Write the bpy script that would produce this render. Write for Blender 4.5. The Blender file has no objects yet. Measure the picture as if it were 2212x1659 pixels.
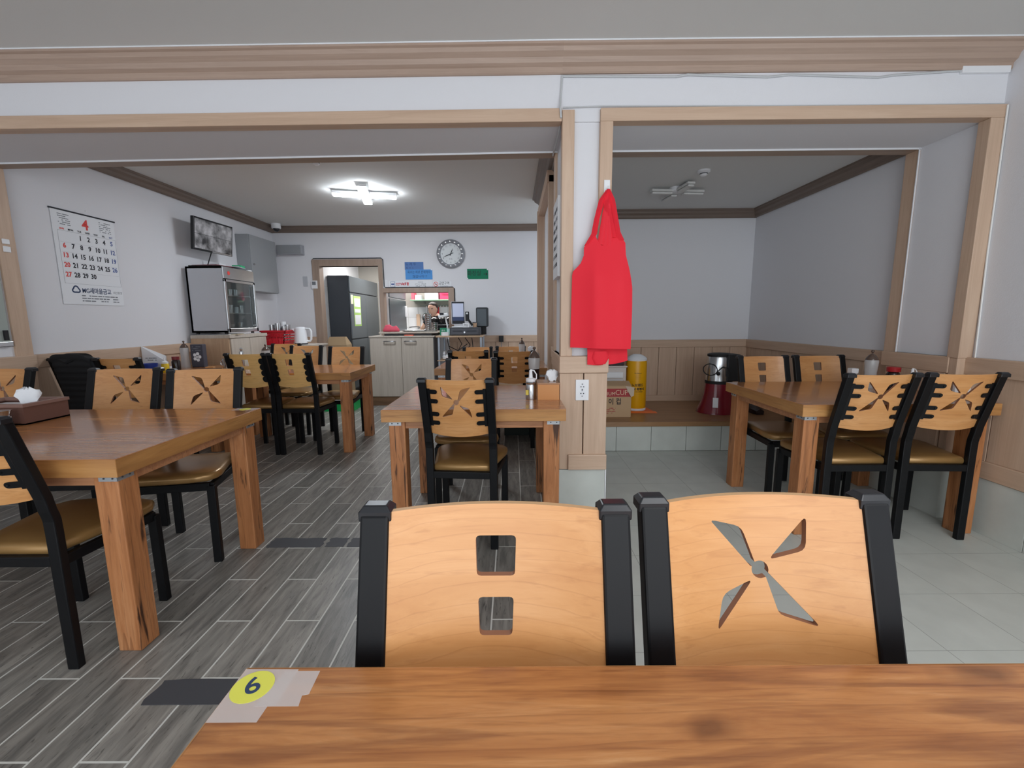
import bpy, bmesh, math, random
from mathutils import Vector, Matrix, Euler
from mathutils.geometry import delaunay_2d_cdt
random.seed(7)
S = bpy.context.scene
C = S.collection
PI = math.pi
R = math.radians

# ------------------------------------------------------------------ camera
cam_d = bpy.data.cameras.new('camera')
cam = bpy.data.objects.new('camera', cam_d); C.objects.link(cam)
cam_d.sensor_fit = 'HORIZONTAL'; cam_d.sensor_width = 36.0
cam_d.lens = 36.0 * 954.24 / 2212
cam_d.clip_start = 0.02; cam_d.clip_end = 100
pitch, yaw, roll = .1461, -.0028, .008
fw = Vector((math.sin(yaw)*math.cos(pitch), math.cos(yaw)*math.cos(pitch), -math.sin(pitch)))
rt = Vector((math.cos(yaw), -math.sin(yaw), 0)); dn = fw.cross(rt)
r2 = rt*math.cos(roll) + dn*math.sin(roll); d2 = -rt*math.sin(roll) + dn*math.cos(roll)
M = Matrix((r2, -d2, -fw)).transposed().to_4x4(); M.translation = (0, 0, 1.25)
cam.matrix_world = M
S.camera = cam

# ------------------------------------------------------------------ light and exposure
S.view_settings.view_transform = 'Standard'
S.view_settings.look = 'None'
S.view_settings.gamma = 1.0
S.view_settings.use_curve_mapping = False
S.view_settings.exposure = 0.0
W = bpy.data.worlds.new('world'); S.world = W; W.use_nodes = True
bg = W.node_tree.nodes['Background']; bg.inputs[0].default_value = (.86, .93, 1.0, 1); bg.inputs[1].default_value = 1.7
def area(name, loc, rot, sx, sy, power, col=(1, 1, 1)):
    l = bpy.data.lights.new(name, 'AREA'); l.shape = 'RECTANGLE'; l.size = sx; l.size_y = sy; l.energy = power; l.color = col
    o = bpy.data.objects.new(name, l); C.objects.link(o); o.location = loc; o.rotation_euler = rot
    return o
# daylight through the shop front behind the camera, kitchen ceiling light
area('near_fill_light', (1.3, -.4, 2.62), (0, 0, 0), 1.3, .7, 26, (.97, .98, 1.0))  # unseen fill light, added to brighten the right floor and near tables
area('shopfront_daylight', (1.0, -2.9, 1.45), (R(90), 0, 0), 4.0, 2.2, 60, (.93, .97, 1.0))
area('kitchen_ceiling_light', (-1.8, 8.0, 2.35), (0, 0, 0), 1.9, .5, 52, (1.0, .97, .95))
LAMP_POWER = 85.0

# ------------------------------------------------------------------ mesh helper
ORG = {}
class B:
    def __init__(s): s.v = []; s.f = []
    def add(s, v, f):
        n = len(s.v); s.v += [Vector(p) for p in v]; s.f += [tuple(i+n for i in q) for q in f]; return s
    def box(s, x0, x1, y0, y1, z0, z1):
        return s.add([(x0,y0,z0),(x1,y0,z0),(x1,y1,z0),(x0,y1,z0),(x0,y0,z1),(x1,y0,z1),(x1,y1,z1),(x0,y1,z1)],
            [(3,2,1,0),(4,5,6,7),(0,1,5,4),(1,2,6,5),(2,3,7,6),(3,0,4,7)])
    def obox(s, c, size, rot=None):
        m = rot if rot is not None else Matrix.Identity(3)
        h = [x/2 for x in size]; c = Vector(c)
        vs = [c + m @ Vector((sx*h[0], sy*h[1], sz*h[2])) for sz in (-1,1) for sx, sy in ((-1,-1),(1,-1),(1,1),(-1,1))]
        return s.add(vs, [(3,2,1,0),(4,5,6,7),(0,1,5,4),(1,2,6,5),(2,3,7,6),(3,0,4,7)])
    def loft(s, rings, caps=True, closed=True):
        n = len(rings[0]); vs = [p for r in rings for p in r]; fs = []
        for i in range(len(rings)-1):
            for j in range(n if closed else n-1):
                k = (j+1) % n
                fs.append((i*n+j, i*n+k, (i+1)*n+k, (i+1)*n+j))
        if caps: fs.append(tuple(range(n-1,-1,-1))); fs.append(tuple((len(rings)-1)*n+j for j in range(n)))
        return s.add(vs, fs)
    def lathe(s, cx, cy, prof, n=20, caps=True):
        return s.loft([[(cx+r*math.cos(2*PI*j/n), cy+r*math.sin(2*PI*j/n), z) for j in range(n)] for r, z in prof], caps)
    def cyl(s, p0, p1, r0, r1=None, n=12):
        return s.tube([p0, p1], r0, n, r1)
    def tube(s, path, r, n=8, r1=None, caps=True):
        P = [Vector(p) for p in path]; rings = []; up = None
        for i, p in enumerate(P):
            t = (P[min(i+1, len(P)-1)] - P[max(i-1, 0)]).normalized()
            if up is None:
                a = Vector((0,0,1)) if abs(t.z) < .9 else Vector((1,0,0)); up = t.cross(a).normalized()
            else: up = (up - t*up.dot(t)).normalized()
            w = t.cross(up); rr = r if r1 is None else r + (r1-r)*i/(len(P)-1)
            rings.append([p + up*rr*math.cos(2*PI*j/n) + w*rr*math.sin(2*PI*j/n) for j in range(n)])
        return s.loft(rings, caps)
    def sphere(s, c, r, sc=(1,1,1), n=14, m=8):
        c = Vector(c); rings = []
        for i in range(1, m):
            a = PI*i/m
            rings.append([c + Vector((r*sc[0]*math.sin(a)*math.cos(2*PI*j/n), r*sc[1]*math.sin(a)*math.sin(2*PI*j/n), -r*sc[2]*math.cos(a))) for j in range(n)])
        return s.loft(rings)
    def prism(s, pts, a, b, ax='z'):
        # pts 2D outline, extruded along ax from a to b
        def mk(u, v, w): return (u, v, w) if ax == 'z' else (u, w, v) if ax == 'y' else (w, u, v)
        return s.loft([[mk(u, v, a) for u, v in pts], [mk(u, v, b) for u, v in pts]])
    def xform(s, m):
        s.v = [m @ p for p in s.v]; return s
    def build(s, name, mat, parent=None, smooth=False, bevel=0, kind=None, ang=35, local=False):
        me = bpy.data.meshes.new(name)
        if parent is not None: off = ORG[parent.name]
        else:
            xs = [p.x for p in s.v]; ys = [p.y for p in s.v]; zs = [p.z for p in s.v]
            off = Vector(((min(xs)+max(xs))/2, (min(ys)+max(ys))/2, min(zs)))
        me.from_pydata([p - off if not local else p for p in s.v], [], s.f)
        bm = bmesh.new(); bm.from_mesh(me); bmesh.ops.recalc_face_normals(bm, faces=bm.faces); bm.to_mesh(me); bm.free()
        if isinstance(mat, (list, tuple)):
            for q in mat: me.materials.append(q)
        else: me.materials.append(mat)
        o = bpy.data.objects.new(name, me); C.objects.link(o)
        if parent is not None: o.parent = parent; ORG[o.name] = off
        else: o.location = off; ORG[o.name] = off
        if smooth:
            for p in me.polygons: p.use_smooth = True
            me.set_sharp_from_angle(angle=R(ang))
        if bevel:
            m = o.modifiers.new('edge', 'BEVEL'); m.width = bevel; m.segments = 2; m.limit_method = 'ANGLE'; m.angle_limit = R(40)
        if kind: o['kind'] = kind
        return o
def box(*a): return B().box(*a)
def tag(o, label, cat, group=None):
    o['label'] = label; o['category'] = cat
    if group: o['group'] = group
    return o
def thing(name, label, cat, loc=(0,0,0), group=None):
    o = bpy.data.objects.new(name, None); C.objects.link(o); o.location = loc; o.empty_display_size = .1
    ORG[o.name] = Vector(loc)
    return tag(o, label, cat, group)
KIDS = {}
def dup(o, parent=None):
    c = o.copy(); C.objects.link(c)
    if parent is not None: c.parent = parent
    for ch in [x for x in C.objects if x.parent == o]: dup(ch, c)
    return c
def piece(src, loc, parent, scale=None):
    c = src.copy(); C.objects.link(c); c.parent = parent; c.location = loc
    if scale: c.scale = scale
    return c

# ------------------------------------------------------------------ materials
def newmat(name):
    m = bpy.data.materials.new(name); m.use_nodes = True
    nt = m.node_tree; return m, nt, nt.nodes['Principled BSDF']
def lin(c):
    return tuple(((x/255/12.92) if x/255 <= .04045 else ((x/255+.055)/1.055)**2.4) for x in c) + (1,)
def N(nt, t, **k):
    n = nt.nodes.new(t)
    for a, b in k.items(): setattr(n, a, b)
    return n
def plain(name, c, rough=.5, metal=0, bump=0, bscale=200, emit=None, estr=0, coat=0, trans=0, alpha=1, spec=None, mott=0):
    m, nt, p = newmat(name)
    p.inputs['Base Color'].default_value = lin(c); p.inputs['Roughness'].default_value = rough; p.inputs['Metallic'].default_value = metal
    if coat: p.inputs['Coat Weight'].default_value = coat; p.inputs['Coat Roughness'].default_value = .1
    if trans: p.inputs['Transmission Weight'].default_value = trans
    if alpha < 1: p.inputs['Alpha'].default_value = alpha
    if spec is not None: p.inputs['Specular IOR Level'].default_value = spec
    if emit: p.inputs['Emission Color'].default_value = lin(emit); p.inputs['Emission Strength'].default_value = estr
    if bump or mott:
        tc = N(nt, 'ShaderNodeTexCoord')
        n = N(nt, 'ShaderNodeTexNoise'); n.inputs['Scale'].default_value = bscale; n.inputs['Detail'].default_value = 3
        nt.links.new(tc.outputs['Object'], n.inputs['Vector'])
        if bump:
            b = N(nt, 'ShaderNodeBump'); b.inputs['Strength'].default_value = bump; b.inputs['Distance'].default_value = .002
            nt.links.new(n.outputs['Fac'], b.inputs['Height']); nt.links.new(b.outputs['Normal'], p.inputs['Normal'])
        if mott:
            n2 = N(nt, 'ShaderNodeTexNoise'); n2.inputs['Scale'].default_value = 6; n2.inputs['Detail'].default_value = 6
            nt.links.new(tc.outputs['Object'], n2.inputs['Vector'])
            hs = N(nt, 'ShaderNodeHueSaturation'); hs.inputs['Color'].default_value = lin(c)
            mr = N(nt, 'ShaderNodeMapRange'); mr.inputs[1].default_value = .3; mr.inputs[2].default_value = .7; mr.inputs[3].default_value = 1-mott; mr.inputs[4].default_value = 1+mott
            nt.links.new(n2.outputs['Fac'], mr.inputs[0]); nt.links.new(mr.outputs[0], hs.inputs['Value']); nt.links.new(hs.outputs[0], p.inputs['Base Color'])
    return m
def wood(name, cols, axis='X', along=1.5, across=14, rough=.4, coat=0, lines=.35, line_col=(70,40,25), knots=0, cracks=0, bump=.05, rnd=True, band=None, wscale=.55, wth=.86, wdist=9):
    m, nt, p = newmat(name); L = nt.links.new
    tc = N(nt, 'ShaderNodeTexCoord'); vec = tc.outputs['Object']
    if rnd:
        oi = N(nt, 'ShaderNodeObjectInfo'); vm = N(nt, 'ShaderNodeVectorMath', operation='SCALE'); vm.inputs[0].default_value = (7.3, 5.1, 9.7)
        L(oi.outputs['Random'], vm.inputs['Scale']); va = N(nt, 'ShaderNodeVectorMath', operation='ADD'); L(vec, va.inputs[0]); L(vm.outputs[0], va.inputs[1]); vec = va.outputs[0]
    def mapped(al, ac):
        mp = N(nt, 'ShaderNodeMapping'); sc = [ac, ac, ac]; sc['XYZ'.index(axis)] = al; mp.inputs['Scale'].default_value = sc
        L(vec, mp.inputs['Vector']); return mp.outputs[0]
    n1 = N(nt, 'ShaderNodeTexNoise'); n1.inputs['Scale'].default_value = 1; n1.inputs['Detail'].default_value = 9; n1.inputs['Roughness'].default_value = .66; n1.inputs['Distortion'].default_value = .8
    L(mapped(along, across), n1.inputs['Vector'])
    cr = N(nt, 'ShaderNodeValToRGB'); e = cr.color_ramp.elements
    e[0].position = .3; e[0].color = lin(cols[0]); e[1].position = .72; e[1].color = lin(cols[-1])
    for i, c in enumerate(cols[1:-1]):
        x = e.new(.3+.42*(i+1)/(len(cols)-1)); x.color = lin(c)
    L(n1.outputs['Fac'], cr.inputs[0]); col = cr.outputs[0]
    def mix(fac, c2, mode='MIX'):
        nonlocal col
        mx = N(nt, 'ShaderNodeMix', data_type='RGBA', blend_type=mode); L(fac, mx.inputs[0]); L(col, mx.inputs[6]); mx.inputs[7].default_value = lin(c2); col = mx.outputs[2]
    def ramp(src, a, b, hi, lo=0):
        mr = N(nt, 'ShaderNodeMapRange'); mr.inputs[1].default_value = a; mr.inputs[2].default_value = b; mr.inputs[3].default_value = lo; mr.inputs[4].default_value = hi
        L(src, mr.inputs[0]); return mr.outputs[0]
    if lines:
        n2 = N(nt, 'ShaderNodeTexNoise'); n2.inputs['Scale'].default_value = 1; n2.inputs['Detail'].default_value = 3; n2.inputs['Distortion'].default_value = .4
        L(mapped(along*3.2, across*6), n2.inputs['Vector']); mix(ramp(n2.outputs['Fac'], .56, .75, lines), line_col)
        w = N(nt, 'ShaderNodeTexWave', wave_type='BANDS', bands_direction='Y' if axis != 'Y' else 'X', wave_profile='SAW')
        if band: w.bands_direction = band
        w.inputs['Scale'].default_value = wscale; w.inputs['Distortion'].default_value = wdist; w.inputs['Detail'].default_value = 3; w.inputs['Detail Scale'].default_value = .7
        L(mapped(along*.8, across*.8), w.inputs['Vector']); mix(ramp(w.outputs['Fac'], wth, 1.0, lines*.9), line_col)
    if knots:
        vo = N(nt, 'ShaderNodeTexVoronoi'); vo.inputs['Scale'].default_value = 1
        nd = N(nt, 'ShaderNodeTexNoise'); nd.inputs['Scale'].default_value = 14; L(vec, nd.inputs['Vector'])
        va = N(nt, 'ShaderNodeVectorMath', operation='MULTIPLY_ADD'); L(nd.outputs['Color'], va.inputs[0]); va.inputs[1].default_value = (.28,.28,.28); L(mapped(3.4, 9.5), va.inputs[2])
        L(va.outputs[0], vo.inputs['Vector']); mix(ramp(vo.outputs['Distance'], .20, .06, knots), (78,38,22))
        n4 = N(nt, 'ShaderNodeTexNoise'); n4.inputs['Scale'].default_value = 1; n4.inputs['Detail'].default_value = 8; n4.inputs['Distortion'].default_value = 1.6
        L(mapped(2.4, 20), n4.inputs['Vector']); mix(ramp(n4.outputs['Fac'], .55, .68, knots*.75), (104,56,36))
        n5 = N(nt, 'ShaderNodeTexNoise'); n5.inputs['Scale'].default_value = 1; n5.inputs['Detail'].default_value = 6; n5.inputs['Distortion'].default_value = .5
        L(mapped(9, 130), n5.inputs['Vector']); mix(ramp(n5.outputs['Fac'], .5, .72, .4), (116,66,38))
    if cracks:
        n3 = N(nt, 'ShaderNodeTexNoise'); n3.inputs['Scale'].default_value = 1; n3.inputs['Detail'].default_value = 5; n3.inputs['Distortion'].default_value = .6
        L(mapped(3.5, 38), n3.inputs['Vector']); mix(ramp(n3.outputs['Fac'], .60, .68, cracks), (60,34,20))
    L(col, p.inputs['Base Color']); p.inputs['Roughness'].default_value = rough
    if coat: p.inputs['Coat Weight'].default_value = coat; p.inputs['Coat Roughness'].default_value = .12
    if bump:
        b = N(nt, 'ShaderNodeBump'); b.inputs['Strength'].default_value = bump; b.inputs['Distance'].default_value = .002
        L(n1.outputs['Fac'], b.inputs['Height']); L(b.outputs['Normal'], p.inputs['Normal'])
    return m
def tile_dark():
    m, nt, p = newmat('dark_wood_look_tile'); L = nt.links.new
    tc = N(nt, 'ShaderNodeTexCoord'); oi = N(nt, 'ShaderNodeObjectInfo')
    vm = N(nt, 'ShaderNodeVectorMath', operation='SCALE'); vm.inputs[0].default_value = (3.3, 7.1, 1.7); L(oi.outputs['Random'], vm.inputs['Scale'])
    va = N(nt, 'ShaderNodeVectorMath', operation='ADD'); L(tc.outputs['Object'], va.inputs[0]); L(vm.outputs[0], va.inputs[1])
    def nz(sc, det, dist=0):
        mp = N(nt, 'ShaderNodeMapping'); mp.inputs['Scale'].default_value = sc; L(va.outputs[0], mp.inputs['Vector'])
        n = N(nt, 'ShaderNodeTexNoise'); n.inputs['Scale'].default_value = 1; n.inputs['Detail'].default_value = det; n.inputs['Distortion'].default_value = dist; L(mp.outputs[0], n.inputs['Vector']); return n.outputs['Fac']
    a = nz((38, 5, 5), 6, .7); cr = N(nt, 'ShaderNodeValToRGB'); e = cr.color_ramp.elements
    e[0].position = .3; e[0].color = lin((112,110,106)); e[1].position = .7; e[1].color = lin((158,154,147)); L(a, cr.inputs[0])
    f = nz((120, 16, 5), 4, 1.2); mr = N(nt, 'ShaderNodeMapRange'); mr.inputs[1].default_value = .60; mr.inputs[2].default_value = .70; mr.inputs[4].default_value = .75; L(f, mr.inputs[0])
    mx = N(nt, 'ShaderNodeMix', data_type='RGBA'); L(mr.outputs[0], mx.inputs[0]); L(cr.outputs[0], mx.inputs[6]); mx.inputs[7].default_value = lin((74,72,69))
    hs = N(nt, 'ShaderNodeHueSaturation'); mv = N(nt, 'ShaderNodeMapRange'); mv.inputs[3].default_value = .82; mv.inputs[4].default_value = 1.12; L(oi.outputs['Random'], mv.inputs[0]); L(mv.outputs[0], hs.inputs['Value']); L(mx.outputs[2], hs.inputs['Color'])
    L(hs.outputs[0], p.inputs['Base Color']); p.inputs['Roughness'].default_value = .36
    b = N(nt, 'ShaderNodeBump'); b.inputs['Strength'].default_value = .25; b.inputs['Distance'].default_value = .002; L(f, b.inputs['Height']); L(b.outputs['Normal'], p.inputs['Normal'])
    return m
M_wall = plain('white_textured_wallpaper', (226,226,230), .85, bump=.25, bscale=160)
M_ceil = plain('pale_grey_ceiling_paper', (218,218,216), .9, bump=.15, bscale=120)
M_trim = wood('beige_timber_trim_along_x', [(192,162,138),(202,173,149),(211,184,160)], 'X', 1.2, 22, .5, lines=.12, line_col=(150,118,92), band='Y')
M_trimy = wood('beige_timber_trim_along_y', [(192,162,138),(202,173,149),(211,184,160)], 'Y', 1.2, 22, .5, lines=.12, line_col=(150,118,92))
M_trimz = wood('beige_timber_trim_upright', [(192,162,138),(202,173,149),(211,184,160)], 'Z', 1.2, 22, .5, lines=.12, line_col=(150,118,92))
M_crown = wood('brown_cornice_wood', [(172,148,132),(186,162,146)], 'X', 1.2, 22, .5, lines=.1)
M_trimd = wood('shaded_timber_trim', [(150,128,112),(160,138,120),(168,146,128)], 'X', 1.2, 22, .5, lines=.1)  # beige trim with the shade of the back trim undersides in its colour
M_crownd = wood('shaded_cornice_wood', [(112,97,87),(126,110,99)], 'X', 1.2, 22, .5, lines=.1)  # cornice wood darkened to paint in the shade of the inner rooms
M_crowny = wood('shaded_cornice_wood_along_y', [(112,97,87),(126,110,99)], 'Y', 1.2, 22, .5, lines=.1)  # same painted-in shade for the inner cornices running along y
M_groove = plain('dark_board_joint', (96,72,54), .8)
M_top = wood('glossy_reddish_tabletop', [(150,94,55),(172,112,65),(188,128,77),(204,150,100)], 'X', 2.2, 22, .24, coat=.45, band='Y', lines=.32, line_col=(92,46,24), knots=.6, bump=.02, wscale=.5, wth=.9)
M_topedge = wood('tabletop_edge_wood', [(160,108,62),(182,130,76),(198,148,92)], 'X', 1.5, 20, .35, lines=.4, line_col=(96,56,30))
M_topedgey = wood('tabletop_edge_wood_along_y', [(160,108,62),(182,130,76),(198,148,92)], 'Y', 1.5, 20, .35, lines=.4, line_col=(96,56,30))
M_leg = wood('cracked_timber_leg', [(158,100,58),(182,120,74),(200,142,96)], 'Z', 2.2, 26, .5, lines=.4, line_col=(90,50,28), cracks=.95)
M_apr = wood('table_rail_wood', [(164,108,72),(186,130,90),(196,142,102)], 'X', 2, 24, .5, lines=.3)
M_ply = wood('orange_maple_plywood', [(198,138,82),(208,150,93),(219,164,110)], 'X', 1.6, 16, .4, coat=.15, lines=.30, line_col=(160,98,50), bump=.02, band='Z', wscale=1.15, wth=.9, wdist=11)
M_plyy = wood('yellow_maple_plywood', [(230,180,112),(236,188,120),(241,196,132)], 'X', 1.4, 13, .38, coat=.2, lines=.34, line_col=(160,104,50), bump=.02, band='Z', wscale=1.15, wth=.9, wdist=11)
M_plyedge = plain('pale_plywood_edge', (206,164,120), .5)
M_holeedge = plain('brown_cut_edge', (150,100,72), .5)
M_black = plain('black_painted_steel', (12,13,16), .45, spec=.26)
M_blackmat = plain('matt_black', (24,24,27), .6)
M_cap = plain('black_plastic_cap', (24,26,31), .32, spec=.5)
M_seat = plain('gold_brown_vinyl', (158,122,74), .28, .35, bump=.05, bscale=300, mott=.05)
M_steel = plain('brushed_steel', (196,198,200), .22, 1)
M_galv = plain('galvanised_bracket', (186,190,194), .4, .7)
M_dark = tile_dark()
M_grout = plain('pale_grout', (214,214,208), .8)
M_ltile = plain('pale_grey_stone_tile', (198,202,196), .42, bump=.05, bscale=60, mott=.06)
M_lgrout = plain('pale_tile_joint', (150,152,147), .8)
M_white = plain('white_plastic', (236,237,240), .35)
M_paper = plain('white_paper', (234,236,240), .8)
M_red = plain('red_apron_cloth', (238,34,54), .75, bump=.15, bscale=700)
M_greycab = plain('grey_painted_metal', (150,153,156), .5)
M_ster = plain('pale_grey_painted_steel', (190,192,198), .45)
M_ink = plain('black_ink', (34,36,44), .7)
M_inkred = plain('red_ink', (222,70,64), .7)
M_inkblue = plain('blue_ink', (70,92,150), .7)
M_navy = plain('navy_ink', (44,62,96), .7)
M_grey = plain('mid_grey_plastic', (120,124,130), .5)
M_dgrey = plain('dark_grey_plastic', (62,64,70), .5)
M_fridge = plain('dark_grey_fridge_steel', (104,112,118), .35, .55)
M_fridges = plain('dark_fridge_side', (64,70,78), .5, .2)
M_lam = wood('pale_greige_laminate', [(176,166,154),(188,178,166),(196,187,176)], 'Z', 1.5, 30, .5, lines=.15, line_col=(150,138,126))
M_lamb = wood('tan_laminate', [(176,146,118),(190,160,130),(198,168,140)], 'Z', 1.5, 24, .5, lines=.15, line_col=(150,120,94))
M_plat = wood('platform_laminate', [(140,104,72),(158,120,84),(170,132,96)], 'X', 1.2, 14, .3, lines=.3, line_col=(110,76,50))
M_ktile = plain('glossy_white_wall_tile', (232,234,236), .12)
M_skin = plain('skin', (230,186,162), .55)
M_hair = plain('dark_brown_hair', (48,32,28), .5)
M_blackcloth = plain('black_cloth', (24,25,29), .85, bump=.3, bscale=400)
def emissive(name, col, s):
    m, nt, p = newmat(name); p.inputs['Base Color'].default_value = (.9,.9,.9,1); p.inputs['Emission Color'].default_value = col; p.inputs['Emission Strength'].default_value = s; return m
M_lamp = emissive('lit_lamp_diffuser', (.86,.93,1,1), LAMP_POWER)
M_glass = plain('clear_glass', (240,246,246), .03, trans=1.0)
M_frost = plain('frosted_clear_plastic', (226,228,230), .25, trans=.55)

# ------------------------------------------------------------------ text
def text(s, size, mat, loc, rot, parent, name='lettering', align='CENTER', sx=1.0, shear=0, bold=0, ext=.0004, res=2):
    c = bpy.data.curves.new('t', 'FONT'); c.body = s; c.size = size; c.align_x = align; c.align_y = 'CENTER'; c.resolution_u = res; c.shear = shear; c.offset = bold; c.extrude = ext
    o = bpy.data.objects.new('t', c); C.objects.link(o)
    me = bpy.data.meshes.new_from_object(o.evaluated_get(bpy.context.evaluated_depsgraph_get()))
    bpy.data.objects.remove(o); bpy.data.curves.remove(c)
    me.materials.clear(); me.materials.append(mat); me.name = name
    me.transform(Euler(rot).to_matrix().to_4x4() @ Matrix.Diagonal((sx,1,1,1)))
    ob = bpy.data.objects.new(name, me); C.objects.link(ob); ob.parent = parent; ob.location = Vector(loc) - ORG[parent.name]; ORG[ob.name] = Vector(loc)
    return ob
FRONT = (R(90), 0, 0)          # reads on a face that looks towards -Y
LEFTW = (R(90), 0, R(90))      # reads on a face that looks towards +X
def scribble(b, x0, x1, z0, z1, y, rows, seed, ax='y', fill=.8):
    # rows of short flat strokes: small print that is too fine to read
    rr = random.Random(seed); h = (z1-z0)/rows
    for i in range(rows):
        x = x0; zc = z1-(i+.5)*h
        while x < x1:
            w = min(rr.uniform(.04,.16)*(x1-x0), x1-x)
            if rr.random() < fill:
                if ax == 'y': b.box(x, x+w, y-.0008, y, zc-h*.2, zc+h*.2)
                else: b.box(y, y+.0008, x, x+w, zc-h*.2, zc+h*.2)
            x += w + .02*(x1-x0)
    return b

# ================================================================== SETTING
XL, XR, YB, YA, YP, YQ = -3.64, 2.71, 6.94, 5.126, 2.63, 3.15
PXL, PXR = .28, .56
ZS, ZC, ZCB, ZCA = 2.32, 2.69, 2.655, 2.43
KIND = 'structure'
# --- floors
floor = box(XL, .275, -1.2, 9.6, -.06, -.0003).build('floor', M_grout, kind=KIND)
floor2 = box(.275, XR, -1.2, 5.3, -.06, -.0003).build('floor', M_lgrout, kind=KIND)
hall = box(.275, 2.0, 5.3, 7.1, -.06, 0).build('floor', M_dark, kind=KIND)
PX, PY = .1447, .6
proto = None; late = B()
tiles = []
i = -14
while True:
    xa = -1.69 + PX*i
    i += 1
    if xa + PX < XL: continue
    if xa > .275: break
    y0 = 1.395 + (.3 if (i-1) % 2 else 0)
    for k in range(-5, 14):
        ya = y0 + PY*k
        if ya + PY < -.2 or ya > 9.3: continue
        tiles.append((xa, ya))
tiles.sort(key=lambda t: t[1])
n = 0
for xa, ya in tiles:
    x0, x1 = max(xa, XL)+.003, min(xa+PX, .275)-.003
    if x1-x0 < .01: continue
    full = x1-x0 > PX-.007
    visible = ya + PY > .75 and (ya > .9 or xa < -.3)
    if n < 290 and visible and full and ya < 6.3:
        if proto is None:
            proto = B().box(-PX/2+.0034, PX/2-.0034, -PY/2+.0034, PY/2-.0034, 0, .004).build('tile', M_dark, local=True)
            proto.parent = floor; o = proto
        else: o = piece(proto, (0,0,0), floor)
        o.location = Vector((xa+PX/2, ya+PY/2, -.004)) - ORG[floor.name]; n += 1
    else: late.box(x0, x1, ya+.003, ya+PY-.003, -.004, 0)
late.build('tile', M_dark, floor, kind='stuff')
lproto = None; late = B()
PL = .333
for ix in range(-2, 9):
    xa = .97 + .33*ix - .66
    for k in range(-8, 9):
        ya = 1.504 + .3445*k - .3445
        x0, x1, ya0, y1 = max(xa, .277), min(xa+.33, XR), max(ya, -1.2), min(ya+.3445, 4.055)
        if x1-x0 < .03 or y1-ya0 < .03: continue
        if x1-x0 > .325 and y1-ya0 > .34 and ya > .4:
            if lproto is None:
                lproto = B().box(-.165+.0014, .165-.0014, -.17225+.0014, .17225-.0014, 0, .003).build('tile', M_ltile, local=True); lproto.parent = floor2; o = lproto
            else: o = piece(lproto, (0,0,0), floor2)
            o.location = Vector((xa+.165, ya+.17225, -.003)) - ORG[floor2.name]
        elif ya0 > .3: B().box(x0+.0012, x1-.0012, ya0+.0012, y1-.0012, -.003, 0).build('tile', M_ltile, floor2)
        else: late.box(x0+.0012, x1-.0012, ya0+.0012, y1-.0012, -.003, 0)
late.build('tile', M_ltile, floor2, kind='stuff')
# old tape left on the dark floor
def blob(x0, x1, y0, y1, seed, rough=.008):
    rr = random.Random(seed); pts = []
    for i in range(9): pts.append((x0+(x1-x0)*i/8, y0+rr.uniform(-1,1)*rough*.3))
    for i in range(1, 5): pts.append((x1+rr.uniform(-1,1)*rough, y0+(y1-y0)*i/5))
    for i in range(9): pts.append((x1-(x1-x0)*i/8, y1+rr.uniform(-1,1)*rough*.6))
    for i in range(1, 5): pts.append((x0+rr.uniform(-1,1)*rough, y1-(y1-y0)*i/5))
    return pts
M_tape = plain('dark_grey_floor_tape', (70,71,76), .6)
def fl(*a, seed=1): return B().prism(blob(*a, seed), .0, .0018).build('floor_tape', M_tape)
tag(fl(-1.235, -.62, 1.285, 1.388, seed=3), 'wide dark grey tape patch on the floor beside the near table corner', 'tape')
tag(fl(-1.385, -1.085, 2.30, 2.405, seed=5), 'dark grey floor tape strip beside the big left table leg', 'tape')
tag(fl(-1.06, -.955, 2.305, 2.405, seed=8), 'short torn middle piece of the dark floor tape row', 'tape')
tag(fl(-.935, -.72, 2.30, 2.40, seed=9), 'right hand piece of dark floor tape behind the near chair post', 'tape')

# --- ceilings
ceil1 = box(XL-.1, XR+.1, -3.0, YP+.06, ZC, ZC+.06).build('ceiling', M_ceil, kind=KIND)
ceil2 = box(XL-.1, .9, YQ, YB+.15, ZCB, ZCB+.06).build('ceiling', M_ceil, kind=KIND)
ceil3 = box(.45, XR+.1, YQ, YA+.1, ZCA, ZCA+.06).build('ceiling', M_ceil, kind=KIND)
# --- walls
wl = box(XL-.12, XL, -3.0, YB+.15, 0, 2.75).build('wall_left', M_wall, kind=KIND)
wr = box(XR, XR+.12, -3.0, YA+.12, 0, 2.75).build('wall_right', M_wall, kind=KIND)
wa = box(.56, XR, YA, YA+.12, 0, 2.5).build('wall_alcove_back', M_wall, kind=KIND)
# back wall with door (-2.95..-2.05) and serving window (-1.99..-.99, z 1.05..1.66)
wb = B().box(XL, -2.95, YB, YB+.12, 0, 2.7).box(-2.95, -2.05, YB, YB+.12, 2.07, 2.7).box(-2.05, -1.99, YB, YB+.12, 0, 2.7)\
    .box(-1.99, -.99, YB, YB+.12, 0, 1.045).box(-1.99, -.99, YB, YB+.12, 1.665, 2.7).box(-.99, 2.0, YB, YB+.12, 0, 2.7).build('wall_back', M_wall, kind=KIND)
# partition between the dining room and the alcove
wp = B().box(.385, .56, YQ, 5.5, 0, 2.7).box(.56, 2.0, YA+.12, 5.5, 0, 2.7).build('wall_partition', M_wall, kind=KIND)
# framed panel on the partition (two posts, lintel)
box(.30, .385, 5.42, 5.52, 0, 2.5).build('post', M_trimz, wp, bevel=.003)
box(.325, .385, 4.10, 4.18, 0, 2.5).build('post', M_trimz, wp, bevel=.003)
box(.31, .385, 4.10, 5.52, 2.44, 2.54).build('lintel', M_trimy, wp, bevel=.003)
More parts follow.
